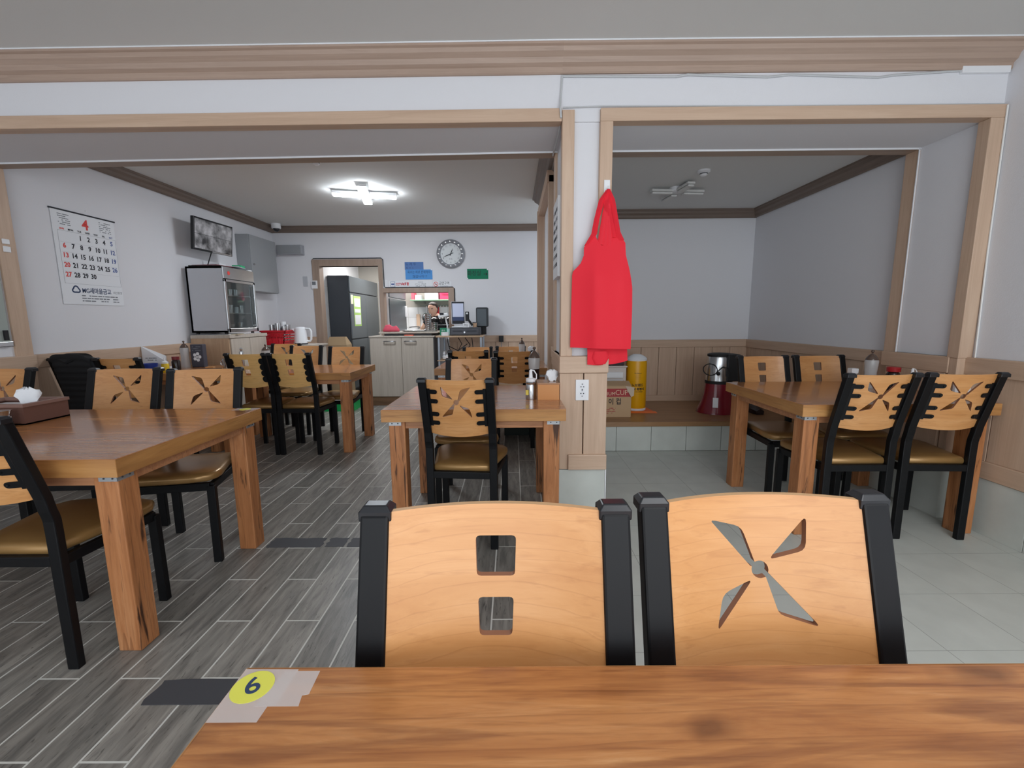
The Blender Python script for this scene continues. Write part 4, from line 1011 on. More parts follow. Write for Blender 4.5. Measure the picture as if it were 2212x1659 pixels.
# two-door cabinet below the serving window
t = thing('two_door_cabinet', 'pale two-door cabinet with steel handles below the serving window', 'cabinet', (-1.62, 6.6, 0))
cx0_, cx1_, cy0 = -2.07, -1.15, 6.40
box(cx0_, cx1_, cy0+.02, 6.92, .13, 1.0).build('carcass', M_lam, t)
box(cx0_, cx0_+.455, cy0, cy0+.019, .135, .998).build('door', M_lam, t, bevel=.004)
box(cx0_+.46, cx1_, cy0, cy0+.019, .135, .998).build('door', M_lam, t, bevel=.004)
for xx in (cx0_+.29, cx0_+.59):
    B().tube([(xx-.08,cy0,.945),(xx-.08,cy0-.03,.945),(xx-.07,cy0-.036,.945),(xx+.07,cy0-.036,.945),(xx+.08,cy0-.03,.945),(xx+.08,cy0,.945)], .009, 8).build('handle', M_steel, t, smooth=True)
box(cx1_-.001, cx1_+.012, cy0+.01, 6.92, .13, 1.0).build('side_panel', M_dgrey, t)
box(cx0_-.005, cx1_+.01, cy0+.01, 6.92, 0, .13).build('plinth', wood('brown_plinth_wood', [(112,84,60),(130,98,72)], 'X', 1.5, 20, .5), t, bevel=.004)
box(cx0_-.01, cx1_+.02, cy0-.01, 6.93, 1.0, 1.02).build('worktop', M_lam, t, bevel=.004)
# serving board on the window sill and the things on it
tag(box(-1.97, -1.10, 6.52, 7.02, 1.052, 1.076).build('serving_board', M_lam, bevel=.004), 'grey serving board lying across the serving window ledge', 'board')
tag(box(-1.9, -1.2, 6.56, 6.9, 1.021, 1.05).build('board_support', M_dgrey, bevel=.003), 'dark support strip under the serving board', 'support')
tag(box(-1.58, -1.45, 6.45, 6.52, 1.0205, 1.034).build('order_pad', plain('orange_red', (220,96,70), .6), bevel=.002), 'small orange red pad on the two-door cabinet top', 'pad')
b = B(); rr = random.Random(2); rings = []
for i, (x, r) in enumerate([(-1.93,.02),(-1.89,.055),(-1.84,.06),(-1.79,.045),(-1.74,.05),(-1.69,.02)]):
    rings.append([(x+.004*rr.random(), 6.62+r*math.cos(2*PI*j/10)*(1+.3*rr.random()), 1.078+max(0, r*.7+r*.9*math.sin(2*PI*j/10)*(1+.3*rr.random()))) for j in range(10)])
tag(b.loft(rings).build('cleaning_cloth', plain('pink_cloth', (224,92,112), .9), smooth=True, ang=80), 'crumpled pink cloth at the left end of the serving board', 'cloth')
tag(B().lathe(0,0,[(.0,1.078),(.16,1.078),(.19,1.092),(.188,1.095),(.155,1.082),(0,1.082)],32,caps=False).xform(Matrix.Translation((-1.49,6.74,0)) @ Matrix.Diagonal((1.05,.7,1,1))).build('serving_tray', M_steel, smooth=True), 'oval silver tray on the serving board', 'tray')
for k, (x, y, h, n, lb) in enumerate([(-1.27,6.70,.26,9,'tall stack of steel bowls on the serving board'),(-1.165,6.62,.13,5,'short stack of steel cups beside the tall bowl stack')]):
    b = B(); pr = []
    for i in range(n): z = 1.077+h*i/n; pr += [(.044,z),(.050,z+h/n*.75),(.050,z+h/n*.98)]
    tag(b.lathe(x, y, pr, 18).build('bowl_stack', M_steel, smooth=True, ang=20), lb, 'bowls')
# till stand
t = thing('till_stand', 'wooden topped stand with grey metal legs carrying the till', 'table', (-.76, 6.5, 0))
box(-1.09, -.43, 6.28, 6.86, 1.0, 1.022).build('top', M_lamb, t, bevel=.003)
for xx in (-1.07, -.47):
    for yy_ in (6.30, 6.82): box(xx, xx+.03, yy_, yy_+.03, 0, 1.0).build('leg', plain('grey_metal_tube', (160,168,178), .35, .6), t, bevel=.003)
box(-1.08, -.44, 6.29, 6.85, .66, .675).build('shelf', M_lamb, t, bevel=.002)
b = B()
for pth_ in ([(-.98,6.6,.985),(-.95,6.55,.86),(-.9,6.6,.69)],[(-.8,6.5,.985),(-.74,6.42,.9),(-.80,6.45,.80),(-.72,6.5,.685)],[(-.7,6.5,.985),(-.62,6.42,.88),(-.69,6.45,.79),(-.76,6.45,.72),(-.66,6.5,.685)],[(-.6,6.5,.985),(-.58,6.45,.8),(-.64,6.5,.7)],[(-.95,6.55,.86),(-.8,6.43,.80),(-.66,6.43,.90)]): b.tube(pth_, .006, 6)
tag(b.build('cable_tangle', M_blackmat, kind='stuff'), 'tangle of black cables hanging under the till stand top', 'cables')
t = thing('cash_drawer', 'dark grey cash drawer with a key lock on the till stand', 'drawer', (-.69, 6.5, 1.022))
box(-.90, -.47, 6.33, 6.75, 1.024, 1.135).build('case', M_dgrey, t, bevel=.006)
box(-.885, -.485, 6.322, 6.332, 1.035, 1.115).build('front', plain('drawer_front_grey', (74,76,84), .45), t, bevel=.003)
box(-.855, -.715, 6.319, 6.323, 1.082, 1.09).build('slot', M_ink, t); box(-.66, -.515, 6.319, 6.323, 1.082, 1.09).build('slot', M_ink, t)
B().cyl((-.687,6.323,1.068),(-.687,6.312,1.068), .012).build('lock', M_steel, t, smooth=True)
t = thing('pos_terminal', 'upright white-backed touch screen terminal on the cash drawer', 'terminal', (-.78, 6.5, 1.135))
prot = Matrix.Translation((-.79, 6.46, 1.345)) @ Euler((R(-8), 0, R(10))).to_matrix().to_4x4()
B().box(-.095,.095,0,.03,-.165,.165).xform(prot).build('case', M_white, t, bevel=.01)
B().box(-.09,.09,-.006,.001,-.16,.16).xform(prot).build('bezel', M_ink, t, bevel=.004)
B().box(-.08,.08,-.0072,-.006,-.06,.135).xform(prot).build('screen', plain('lit_screen', (170,176,196), .3, emit=(160,168,196), estr=.35), t)
B().box(-.08,.08,-.0072,-.006,-.115,-.065).xform(prot).build('screen_bar', plain('lit_screen_dark', (40,50,76), .3, emit=(50,66,110), estr=.3), t)
B().box(-.06,.06,.03,.06,-.205,.1).xform(prot).build('stand', M_white, t, bevel=.006); box(-.88,-.70,6.40,6.6,1.1355,1.15).build('foot', M_white, t, bevel=.004)
t = thing('card_reader', 'black card reader fixed to the side of the touch terminal', 'reader', (-.66, 6.45, 1.2))
B().box(-.682,-.628,6.42,6.46,1.225,1.36).build('case', M_blackmat, t, bevel=.008); B().cyl((-.655,6.42,1.335),(-.655,6.414,1.335), .014).build('camera_eye', M_white, t)
B().obox((-.62,6.48,1.21),(.03,.03,.12),Matrix.Rotation(R(-35),3,'Y')).build('arm', M_blackmat, t, bevel=.003)
t = thing('desk_speaker', 'dark grey box speaker on the right end of the till stand', 'speaker', (-.46, 6.7, 1.02))
B().box(-.545,-.365,6.62,6.78,1.137,1.425).build('cabinet', plain('speaker_black', (40,44,48), .5), t, bevel=.02)
B().box(-.53,-.39,6.612,6.622,1.15,1.40).build('grille', plain('speaker_grille', (92,100,106), .6, bump=.6, bscale=900), t, bevel=.01)
box(-.465,-.40,6.66,6.76,1.0225,1.14).build('pedestal', M_blackmat, t, bevel=.004)
t = thing('paper_cup', 'brown paper cup on the cash drawer before the speaker', 'cup', (-.585, 6.5, 1.1355))
B().lathe(-.555,6.50,[(.024,1.1355),(.033,1.2),(.031,1.2),(.022,1.14)],16).build('cup', plain('brown_paper_cup', (196,160,128), .7), t, smooth=True)
B().lathe(-.555,6.50,[(.0345,1.196),(.0345,1.206),(.03,1.21)],16).build('dark_rim', M_dgrey, t, smooth=True)
t = thing('name_card_holder', 'small white card holder on the cash drawer', 'card', (-.655, 6.4, 1.1355))
box(-.715,-.625,6.37,6.41,1.1355,1.195).build('card', M_white, t, bevel=.002); scribble(B(), -.705,-.635,1.15,1.185,6.37,3,8).build('small_print', M_ink, t, kind='stuff')
tag(slab('receipt_paper', -1.02, -.93, 6.33, 6.42, 1.0225, .05, M_paper, 'curled white receipts on the till stand beside the cash drawer', 'paper', 20), 'curled white receipts on the till stand beside the cash drawer', 'paper')
t = thing('tissue_pack', 'green pack behind the white receipts on the till stand', 'pack', (-1.0, 6.5, 1.022))
box(-1.06,-.96,6.46,6.53,1.0225,1.13).build('pack', plain('green_pack', (30,132,96), .6), t, bevel=.004); text('휴지', .03, M_paper, (-1.01,6.459,1.09), FRONT, t)
t = thing('medicine_box', 'pale mint box standing against the cash drawer', 'box', (-.94, 6.4, 1.022))
box(-.955,-.91,6.43,6.48,1.0225,1.12).build('carton', plain('mint_box', (176,216,206), .6), t, bevel=.002)
t = thing('card_terminal', 'white payment terminal with paper roll on a pole in the serving window', 'terminal', (-1.05, 6.75, 1.05))
B().obox((-1.04,6.72,1.31),(.15,.12,.05),Matrix.Rotation(R(-14),3,'Y')).build('case', M_white, t, bevel=.012); B().obox((-1.06,6.66,1.335),(.06,.02,.03)).build('paper_slot', M_ink, t)
B().tube([(-.99,6.74,1.02),(-.99,6.74,1.16),(-1.02,6.73,1.3)], .012, 8).build('pole', M_white, t, smooth=True)
# telephone, boxes on the stand shelf
t = thing('desk_telephone', 'white desk telephone on the lower shelf of the till stand', 'telephone', (-.98, 6.45, .675))
B().obox((-.92,6.46,.724),(.2,.18,.05),Matrix.Rotation(R(12),3,'X')).build('body', M_white, t, bevel=.008)
B().tube([(-1.0,6.39,.745),(-1.0,6.41,.775),(-1.0,6.51,.785),(-1.0,6.55,.75)], .018, 8).build('handset', M_white, t, smooth=True)
b = B()
for i in range(3):
    for j in range(4): b.box(-.94+.03*i,-.92+.03*i,6.395+.03*j,6.412+.03*j,.740+.006*j,.748+.006*j)
b.build('keypad', M_dgrey, t, kind='stuff')
tag(box(-1.03,-.88,6.34,6.5,.0005,.24).build('storage_box', M_lamb, bevel=.003), 'brown box on the floor under the till stand', 'box')
t = thing('power_adapter', 'black power adapter plugged in on the panelling of the back wall', 'adapter', (-.18, YB-.05, .89))
box(-.215,-.145,YB-.085,YB-.034,.90,.995).build('case', M_blackmat, t, bevel=.006); B().tube([(-.18,YB-.06,.9),(-.18,YB-.05,.82),(-.17,YB-.05,.6)], .005, 6).build('lead', M_grey, t)
# ================================================================== THINGS ON TABLES
M_brownp = plain('brown_plastic_box', (112,78,68), .5)
M_tissue = plain('white_tissue', (240,242,246), .85)
def tissue(t, x, y, z, s=1.0, rot=0):
    rings = []
    for k, (w, d, h) in enumerate([(.028,.012,-.01),(.036,.014,.02),(.052,.014,.042),(.044,.010,.064),(.012,.004,.074)]):
        rings.append([Vector((w*s*math.cos(2*PI*j/12)*(1+.15*math.sin(3*j)), d*s*math.sin(2*PI*j/12)+.006*s*math.sin(5*j), h*s+.008*s*math.sin(2*j+k))) for j in range(12)])
    b = B().loft(rings); m = Matrix.Translation((x, y, z)) @ Matrix.Rotation(R(rot), 4, 'Z'); b.xform(m)
    return b.build('tissue', M_tissue, t, smooth=True, ang=80)
def open_box(t, x0, x1, y0, y1, z0, z1, m, w=.006, name='tray'):
    B().box(x0,x1,y0,y1,z0,z0+w).box(x0,x1,y0,y0+w,z0+w,z1).box(x0,x1,y1-w,y1,z0+w,z1).box(x0,x0+w,y0+w,y1-w,z0+w,z1).box(x1-w,x1,y0+w,y1-w,z0+w,z1).build(name, m, t)
# left table: napkin holder, steel cups
t = thing('napkin_holder', 'brown plastic napkin box with a white tissue on the left table', 'napkin holder', (-2.46, 2.13, TZ))
x0, x1, y0, y1 = -2.62, -2.30, 2.03, 2.24
b = B().box(x0,x1,y0,y0+.008,TZ,TZ+.085).box(x0,x1,y1-.008,y1,TZ,TZ+.085).box(x0,x0+.008,y0+.008,y1-.008,TZ,TZ+.085).box(x1-.008,x1,y0+.008,y1-.008,TZ,TZ+.085).box(x0,x1,y0,y1,TZ+.0005,TZ+.008)
b.build('case', M_brownp, t); B().box(x0-.005,x1+.005,y0-.005,y0+.02,TZ+.085,TZ+.1).box(x0-.005,x1+.005,y1-.02,y1+.005,TZ+.085,TZ+.1).box(x0-.005,x0+.02,y0+.02,y1-.02,TZ+.085,TZ+.1).box(x1-.02,x1+.005,y0+.02,y1-.02,TZ+.085,TZ+.1).build('rim', plain('light_brown_rim', (140,108,98), .5), t)
box(x0+.012, x1-.012, y0+.012, y1-.012, TZ+.009, TZ+.075).build('napkin_stack', M_tissue, t); tissue(t, -2.375, 2.13, TZ+.085, 1.05, 15)
for k, (x, y, n) in enumerate([(-2.335, 1.965, 3), (-2.43, 1.965, 3)]):
    pr = []
    for i in range(n): z = TZ+.0005+.028*i; pr += [(.030,z),(.036,z+.024),(.037,z+.027)]
    tag(B().lathe(x, y, pr, 18).build('steel_cup_stack', M_steel, smooth=True, ang=25), ['stack of steel cups in front of the brown napkin box', 'stack of steel cups at the left edge behind the chair post'][k], 'cups')
# middle table: sauce bottle, shaker with white spout, tissue box
def bottle(name, x, y, z, h, r, mats, label, cat='bottle', ball=True, liquid=None):
    t = thing(name, label, cat, (x, y, z))
    B().lathe(x, y, [(r,z+.0005),(r,z+h*.12),(r*.82,z+h*.38),(r*.88,z+h*.5),(r*.98,z+h*.70),(r*.9,z+h*.74)], 18).build('body', mats[0], t, smooth=True)
    if liquid: B().lathe(x, y, [(r*1.02,z+.001),(r*1.02,z+h*.12),(r*.85,z+h*.38),(r*.89,z+h*.48)], 18).build('sauce', liquid, t, smooth=True)
    B().lathe(x, y, [(r*.9,z+h*.74),(r*.85,z+h*.78),(r*.5,z+h*.86),(r*.2,z+h*.9)], 18).build('cap', mats[1], t, smooth=True)
    if ball: B().cyl((x,y,z+h*.89),(x,y,z+h*.95), r*.12).sphere((x,y,z+h*.965), r*.26, n=10, m=6).build('knob', mats[1], t, smooth=True)
    return t
M_soy = plain('dark_soy_sauce', (30,16,14), .2); M_capb = plain('brown_clear_cap', (112,92,82), .15, trans=.4)
bottle('sauce_bottle', .145, 3.02, TZ, .29, .042, (M_frost, M_capb), 'tall sauce bottle with a ball-topped cap on the middle table', liquid=M_soy)
def shaker(x, y, z, label, s=1.0):
    t = thing('condiment_shaker', label, 'shaker', (x, y, z))
    B().lathe(x, y, [(.030*s,z+.0005),(.031*s,z+.008),(.031*s,z+.085*s),(.028*s,z+.092*s),(.031*s,z+.10*s),(.026*s,z+.108*s)], 20).build('jar', M_steel, t, smooth=True)
    B().lathe(x, y, [(.029*s,z+.108*s),(.029*s,z+.125*s),(.012*s,z+.13*s),(.009*s,z+.172*s),(.004*s,z+.18*s)], 16).build('lid', M_white, t, smooth=True)
    B().tube([(x,y,z+.178*s),(x+.02*s,y,z+.172*s),(x+.034*s,y,z+.15*s),(x+.034*s,y,z+.125*s),(x+.024*s,y,z+.115*s)], .004*s, 6).build('tether', M_white, t, smooth=True)
    box(x-.031*s, x-.015*s, y-.032*s, y-.027*s, z+.03*s, z+.06*s).build('sticker', plain('yellow_label', (220,196,80), .5), t)
shaker(.105, 2.62, TZ, 'steel shaker with a white spout lid on the middle table')
t = thing('tissue_box', 'orange brown tissue box with a white tissue on the middle table', 'tissue box', (.20, 2.66, TZ))
M_tb = plain('orange_brown_plastic', (206,142,84), .4)
open_box(t, .145, .272, 2.58, 2.74, TZ+.0005, TZ+.093, M_tb, .005, 'case'); B().box(.142,.275,2.577,2.743,TZ+.093,TZ+.103).build('lid', plain('brown_clear_lid', (176,132,100), .15), t, bevel=.003); tissue(t, .235, 2.66, TZ+.112, .8, 20)
# back middle table: teal tissue box, bottle
t = thing('tissue_box', 'teal tissue box with grey lid on the table near the till', 'tissue box', (.22, 4.75, TZ))
open_box(t, .145, .275, 4.66, 4.82, TZ+.0005, TZ+.06, plain('teal_plastic', (20,132,136), .4), .005, 'case'); B().box(.142,.278,4.657,4.823,TZ+.06,TZ+.115).build('lid', plain('grey_clear_lid', (150,152,150), .15, trans=.3), t, bevel=.004); tissue(t, .2, 4.74, TZ+.118, .9, 0)
bottle('sauce_bottle', .10, 4.95, TZ, .27, .036, (M_frost, M_capb), 'sauce bottle with a dome cap behind the square-holed chair near the till')
o = B().lathe(-.20, 4.6, [(.03,TZ+.0005),(.036,TZ+.08),(.033,TZ+.08),(.028,TZ+.01)], 14).build('paper_cup', M_white, smooth=True); tag(o, 'small white cup on the table between the two backmost chairs', 'cup')
t = thing('bottle_crate', 'dark crate of green glass bottles on the floor under the back middle table', 'crate', (.06, 4.95, 0))
open_box(t, -.10, .20, 4.67, 4.93, .0, .26, plain('dark_green_crate', (18,36,30), .5), .012, 'crate'); M_gb = plain('green_bottle_glass', (22,110,62), .08, trans=.6)
for i in range(4):
    for j in range(3): B().lathe(-.06+.075*i, 4.72+.08*j, [(.033,.013),(.034,.2),(.014,.28),(.014,.36)], 10).build('bottle', M_gb, t, smooth=True)
# left wall table
bottle('sauce_bottle', -3.44, 4.62, TZ, .28, .042, (M_frost, M_capb), 'frosted sauce bottle beside the dark patterned packet on the wall table')
t = thing('flat_packet', 'dark standing packet with a white flower print on the wall table', 'packet', (-3.34, 4.66, TZ))
pk = box(-3.385,-3.255,4.63,4.69,TZ+.0005,TZ+.24).build('packet', plain('charcoal_packet', (66,66,78), .6), t, bevel=.006)
b = B()
for k in range(5): b.sphere((-3.32+.028*math.cos(2*PI*k/5), 4.629, TZ+.11+.034*math.sin(2*PI*k/5)), .017, (1,.06,1.1), 10, 6)
b.sphere((-3.32,4.6285,TZ+.11), .011, (1,.06,1), 8, 5).build('flower_print', M_paper, t, smooth=True)
scribble(B(), -3.365,-3.275,TZ+.17,TZ+.225,4.63,3,5).build('small_print', M_grey, t, kind='stuff')
t = thing('mustard_bottle', 'small yellow squeeze bottle with a white nozzle on the wall table', 'bottle', (-3.42, 4.45, TZ))
B().lathe(-3.32,4.19,[(.03,TZ+.0005),(.032,TZ+.01),(.032,TZ+.075),(.027,TZ+.085)],16).build('body', plain('yellow_plastic', (226,190,24), .35), t, smooth=True); B().lathe(-3.32,4.19,[(.028,TZ+.085),(.028,TZ+.1),(.008,TZ+.108),(.005,TZ+.14)],14).build('nozzle', M_white, t, smooth=True)
t = thing('sauce_jar', 'dark sauce jar with a maroon lid behind the yellow squeeze bottle', 'jar', (-3.40, 4.55, TZ))
B().lathe(-3.305,4.31,[(.036,TZ+.0005),(.038,TZ+.09),(.028,TZ+.11)],16).build('jar', M_soy, t, smooth=True); B().lathe(-3.305,4.31,[(.032,TZ+.11),(.032,TZ+.14)],16).build('lid', plain('maroon_lid', (120,30,36), .4), t, smooth=True)
t = thing('blue_tub', 'blue plastic tub on the wall table before the white box flap', 'tub', (-3.5, 4.4, TZ))
B().lathe(0,0,[(.055,TZ+.0005),(.07,TZ+.085),(.067,TZ+.085),(.052,TZ+.01)],20).xform(Matrix.Translation((-3.47,4.185,0))).build('tub', plain('blue_plastic', (40,62,150), .4), t, smooth=True)
t = thing('foam_box', 'open white box with a slanted flap on the wall table behind the blue tub', 'box', (-3.5, 4.45, TZ))
box(-3.598,-3.50,4.29,4.56,TZ+.0005,TZ+.02).build('base', M_paper, t)
B().loft([[(-3.60+d,4.29,TZ+.021),(-3.60+d,4.56,TZ+.021),(-3.60+d,4.56,TZ+.13),(-3.60+d,4.29,TZ+.24)] for d in (0,.01)]).build('raised_flap', M_paper, t)
B().loft([[(-3.60,4.275+d,TZ+.0005),(-3.352,4.275+d,TZ+.0005),(-3.352,4.275+d,TZ+.085),(-3.60,4.275+d,TZ+.245)] for d in (0,.008)]).build('side_flap', M_paper, t)
scribble(B(), -3.57, -3.46, TZ+.10, TZ+.14, 4.275, 2, 21, fill=.7).build('small_print', M_grey, t, kind='stuff')
t = thing('steel_pot', 'steel mug with a dark handled ladle on the wall table', 'mug', (-2.92, 4.55, TZ))
B().lathe(-2.92,4.5,[(.045,TZ+.0005),(.048,TZ+.1),(.045,TZ+.1),(.042,TZ+.01)],18).build('mug', M_steel, t, smooth=True); B().tube([(-2.965,4.5,TZ+.085),(-2.99,4.5,TZ+.07),(-2.99,4.5,TZ+.04),(-2.965,4.5,TZ+.025)], .005, 6).build('handle', M_steel, t, smooth=True)
tag(B().lathe(-2.87,4.66,[(.022,TZ+.0005),(.022,TZ+.15),(.02,TZ+.16),(.008,TZ+.17),(.016,TZ+.185),(.012,TZ+.2)],14).build('pepper_mill', M_steel, smooth=True), 'slim steel pepper shaker behind the steel mug', 'shaker')
tag(B().tube([(-3.10,4.28,TZ+.008),(-3.02,4.33,TZ+.012),(-2.9,4.37,TZ+.012)], .009, 8, r1=.006).build('black_tongs', M_blackmat, smooth=True), 'black handled tool lying before the steel mug', 'tool')
tag(slab('white_plate', -3.25,-3.05,4.22,4.34,TZ+.0003,.008,plain('pale_blue_wrapper',(196,212,226),.6),'pale blue wrapper lying on the wall table','wrapper',6), 'pale blue wrapper lying on the wall table', 'wrapper')
tag(slab('wooden_block', -3.10,-3.03,4.42,4.47,TZ+.0003,.025,M_ply,'tiny wooden block beside the black tool','block',10), 'tiny wooden block beside the black tool', 'block')
bottle('sauce_bottle', -2.55, 4.55, TZ, .24, .042, (M_frost, M_capb), 'bottle with steel dome cap behind the left yellow square-holed chair')
# right table
bottle('sauce_bottle', 2.40, 2.95, TZ, .255, .04, (M_frost, M_capb), 'frosted bottle with a clear knob cap on the right table')
t = thing('sauce_jar', 'dark jar with a red lid beside the frosted bottle on the right table', 'jar', (2.47, 2.85, TZ))
B().lathe(2.475,2.86,[(.036,TZ+.0005),(.038,TZ+.10),(.027,TZ+.12)],18).build('jar', M_soy, t, smooth=True); B().lathe(2.475,2.86,[(.037,TZ+.12),(.038,TZ+.145),(.034,TZ+.15)],18).build('lid', plain('red_lid', (168,30,36), .35), t, smooth=True)
t = thing('spice_pot', 'small white pot left of the frosted bottle on the right table', 'pot', (2.33, 3.0, TZ))
B().lathe(2.335,3.02,[(.024,TZ+.0005),(.026,TZ+.09)],14).build('pot', M_frost, t, smooth=True); B().box(2.312,2.358,2.997,3.043,TZ+.09,TZ+.125).build('lid', M_white, t, bevel=.004)
shaker(2.545, 2.80, TZ, 'steel shaker with a looped white spout lid on the right table', .82)
t = thing('wall_socket', 'white outlet plate on the right jamb behind the right pair of chairs', 'socket', (2.62, 2.6, .85))
box(2.60, 2.70, YP-.06, YP-.04, .80, .885).build('plate', M_white, t, bevel=.004); box(2.62, 2.68, YP-.063, YP-.06, .82, .865).build('rocker', M_paper, t, bevel=.002)
# black quilted vest on the chair by the left wall
t = thing('quilted_vest', 'black quilted vest draped over a chair by the left wall', 'vest', (-3.41, 3.4, .55))
b = B(); rings = []
nz_ = 44
for i in range(nz_+1):
    z = .47+.525*i/nz_; rib = .012*abs(math.sin(PI*i/4.0)); wd = .172-.05*(z-.47)
    yc = 3.72+lean(z)-.012; dd = .045+rib
    rings.append([(-3.395+wd*math.copysign(abs(math.cos(a))**.45, math.cos(a)), yc+dd*math.copysign(abs(math.sin(a))**.6, math.sin(a)), z - .02*max(0,(z-.9)/.1)*math.cos(2*a)) for a in [2*PI*j/28+.01 for j in range(28)]])
b.loft(rings).build('quilted_body', M_blackcloth, t, smooth=True, ang=80)
B().tube([(-3.49,3.385,.975),(-3.47,3.36,.99),(-3.40,3.35,.955),(-3.33,3.36,.99),(-3.31,3.385,.975)], .022, 8).build('collar', M_blackcloth, t, smooth=True)
# green box in the kitchen doorway, paper bag
t = thing('green_crate', 'low green plastic crate on the floor by the kitchen doorway', 'crate', (-2.45, 6.2, 0))
open_box(t, -2.62, -2.22, 6.0, 6.35, .0005, .13, plain('bright_green_plastic', (20,176,92), .4), .012, 'crate'); box(-2.63,-2.21,5.99,6.36,.13,.15).build('cover', M_white, t, bevel=.003)
t = thing('paper_bag', 'beige paper bag standing before the dark kitchen fridge', 'bag', (-2.84, 7.2, 0))
B().loft([[(-3.02,7.12,0),(-2.66,7.12,0),(-2.66,7.36,0),(-3.02,7.36,0)],[(-3.02,7.12,.86),(-2.68,7.12,.86),(-2.68,7.36,.86),(-3.02,7.36,.86)],[(-2.98,7.2,.985),(-2.72,7.2,.985),(-2.72,7.26,.985),(-2.98,7.26,.985)]]).build('bag', plain('kraft_paper', (186,160,126), .8), t); box(-2.88,-2.8,7.195,7.2,.95,.965).build('handle_slot', M_ink, t)
# ================================================================== ALCOVE PLATFORM THINGS
PZ = .285
t = thing('carton', 'cardboard carton printed CUP with a red band on the alcove platform', 'carton', (1.0, 4.4, PZ))
M_card = plain('kraft_cardboard', (196,164,128), .8); M_band = plain('red_print_band', (176,62,66), .7)
box(.80, 1.152, 4.25, 4.53, PZ+.0005, PZ+.31).build('body', M_card, t, bevel=.002)
box(.80, 1.153, 4.2485, 4.2505, PZ+.205, PZ+.285).build('red_band', M_band, t)
box(1.1515, 1.1535, 4.25, 4.53, PZ+.205, PZ+.285).build('red_band', M_band, t)
M_crm = plain('cream_ink', (232,206,176), .7)
text('PREMIUM', .048, M_crm, (.90, 4.2475, PZ+.235), FRONT, t, sx=.95); text('CUP', .072, M_crm, (1.055, 4.2475, PZ+.245), FRONT, t, sx=.9)
text('종 이 컵', .068, M_ink, (.955, 4.2485, PZ+.155), FRONT, t, sx=.9, bold=.001)
scribble(B(), .83, 1.0, PZ+.035, PZ+.10, 4.25, 4, 14, fill=.55).build('small_print', M_band, t, kind='stuff')
B().loft([[(.80,4.25,PZ+.311),(1.15,4.25,PZ+.311),(1.15,4.36,PZ+.345),(.80,4.36,PZ+.345)],[(.80,4.25,PZ+.314),(1.15,4.25,PZ+.314),(1.15,4.36,PZ+.348),(.80,4.36,PZ+.348)]]).build('flap', M_card, t)
B().loft([[(1.09,4.246,PZ+.312),(1.175,4.235,PZ+.30),(1.17,4.23,PZ+.22),(1.145,4.232,PZ+.205),(1.12,4.24,PZ+.25)],[(1.09,4.243,PZ+.312),(1.175,4.232,PZ+.30),(1.17,4.227,PZ+.22),(1.145,4.229,PZ+.205),(1.12,4.237,PZ+.25)]]).build('torn_flap', plain('pale_cardboard', (206,188,168), .8), t)
t = thing('drawer_box', 'off-white drawer unit behind the cardboard carton', 'drawers', (1.0, 4.75, PZ))
M_off = plain('off_white_plastic', (214,204,198), .5)
box(.80, 1.175, 4.56, 4.96, PZ+.0005, PZ+.46).build('case', M_off, t, bevel=.004); box(.79, 1.185, 4.55, 4.97, PZ+.46, PZ+.475).build('top', M_off, t, bevel=.003)
box(.82, 1.14, 4.545, 4.56, PZ+.35, PZ+.41).build('drawer', M_white, t, bevel=.003); box(.82, 1.14, 4.545, 4.56, PZ+.27, PZ+.335).build('drawer', M_white, t, bevel=.003)
t = thing('dark_case', 'dark maroon case with a small white label on the drawer unit', 'case', (1.0, 4.75, PZ+.475))
box(.80, 1.16, 4.60, 4.94, PZ+.4755, PZ+.62).build('case', plain('dark_maroon_case', (58,38,44), .6), t, bevel=.006); box(.98, 1.04, 4.597, 4.60, PZ+.56, PZ+.585).build('label', M_white, t)
t = thing('paper_roll_pack', 'tall yellow pack of paper rolls in clear wrap behind the carton', 'pack', (1.27, 4.6, PZ))
M_yel = plain('yellow_wrap', (236,172,12), .35)
rr_ = .105; cxp, cyp = 1.297, 4.62
B().lathe(cxp, cyp, [(rr_*.9,PZ+.002),(rr_,PZ+.03),(rr_,PZ+.50),(rr_*.96,PZ+.525)], 32).build('wrap', M_yel, t, smooth=True)
B().lathe(cxp, cyp, [(rr_*.97,PZ+.525),(rr_,PZ+.545),(rr_*.85,PZ+.565),(rr_*.4,PZ+.59),(.0,PZ+.575)], 32, caps=False).build('clear_top', M_paper, t, smooth=True)
B().lathe(cxp, cyp, [(rr_*1.005,PZ+.006),(rr_*1.01,PZ+.03)], 32).build('clear_foot', M_paper, t, smooth=True)
def wraptext(s, size, z, bold=0, sx=1.0):
    o = text(s, size, M_ink, (0,0,0), (0,0,0), t, sx=sx, bold=bold)
    for v in o.data.vertices:
        a = v.co.x/rr_ - .1; r = rr_+.0012+v.co.z; h = v.co.y
        v.co = Vector((r*math.sin(a), -r*math.cos(a), h))
    o.location = Vector((cxp, cyp, z)) - ORG[t.name]
wraptext('No Brand', .018, PZ+.40); wraptext('노브랜드', .034, PZ+.275, .0008); wraptext('점보 화장지', .030, PZ+.235, .001); wraptext('2겹 / 100% 천연펄프', .013, PZ+.207); wraptext('- - - - - - - - - - - -', .012, PZ+.185)
for k in range(4): wraptext('ㅡㅡㅡㅡㅡㅡ', .011, PZ+.375-.011*k)
t = thing('orange_sheet', 'orange folded plastic sheet lying under the yellow roll pack', 'sheet', (1.35, 4.6, PZ))
B().loft([[(1.19,4.44,PZ+.0005),(1.47,4.43,PZ+.0005),(1.44,4.80,PZ+.0005),(1.19,4.80,PZ+.0005)],[(1.19,4.44,PZ+.0018),(1.47,4.43,PZ+.0018),(1.44,4.80,PZ+.0018),(1.19,4.80,PZ+.0018)]]).build('sheet', plain('orange_plastic', (236,104,40), .4), t)
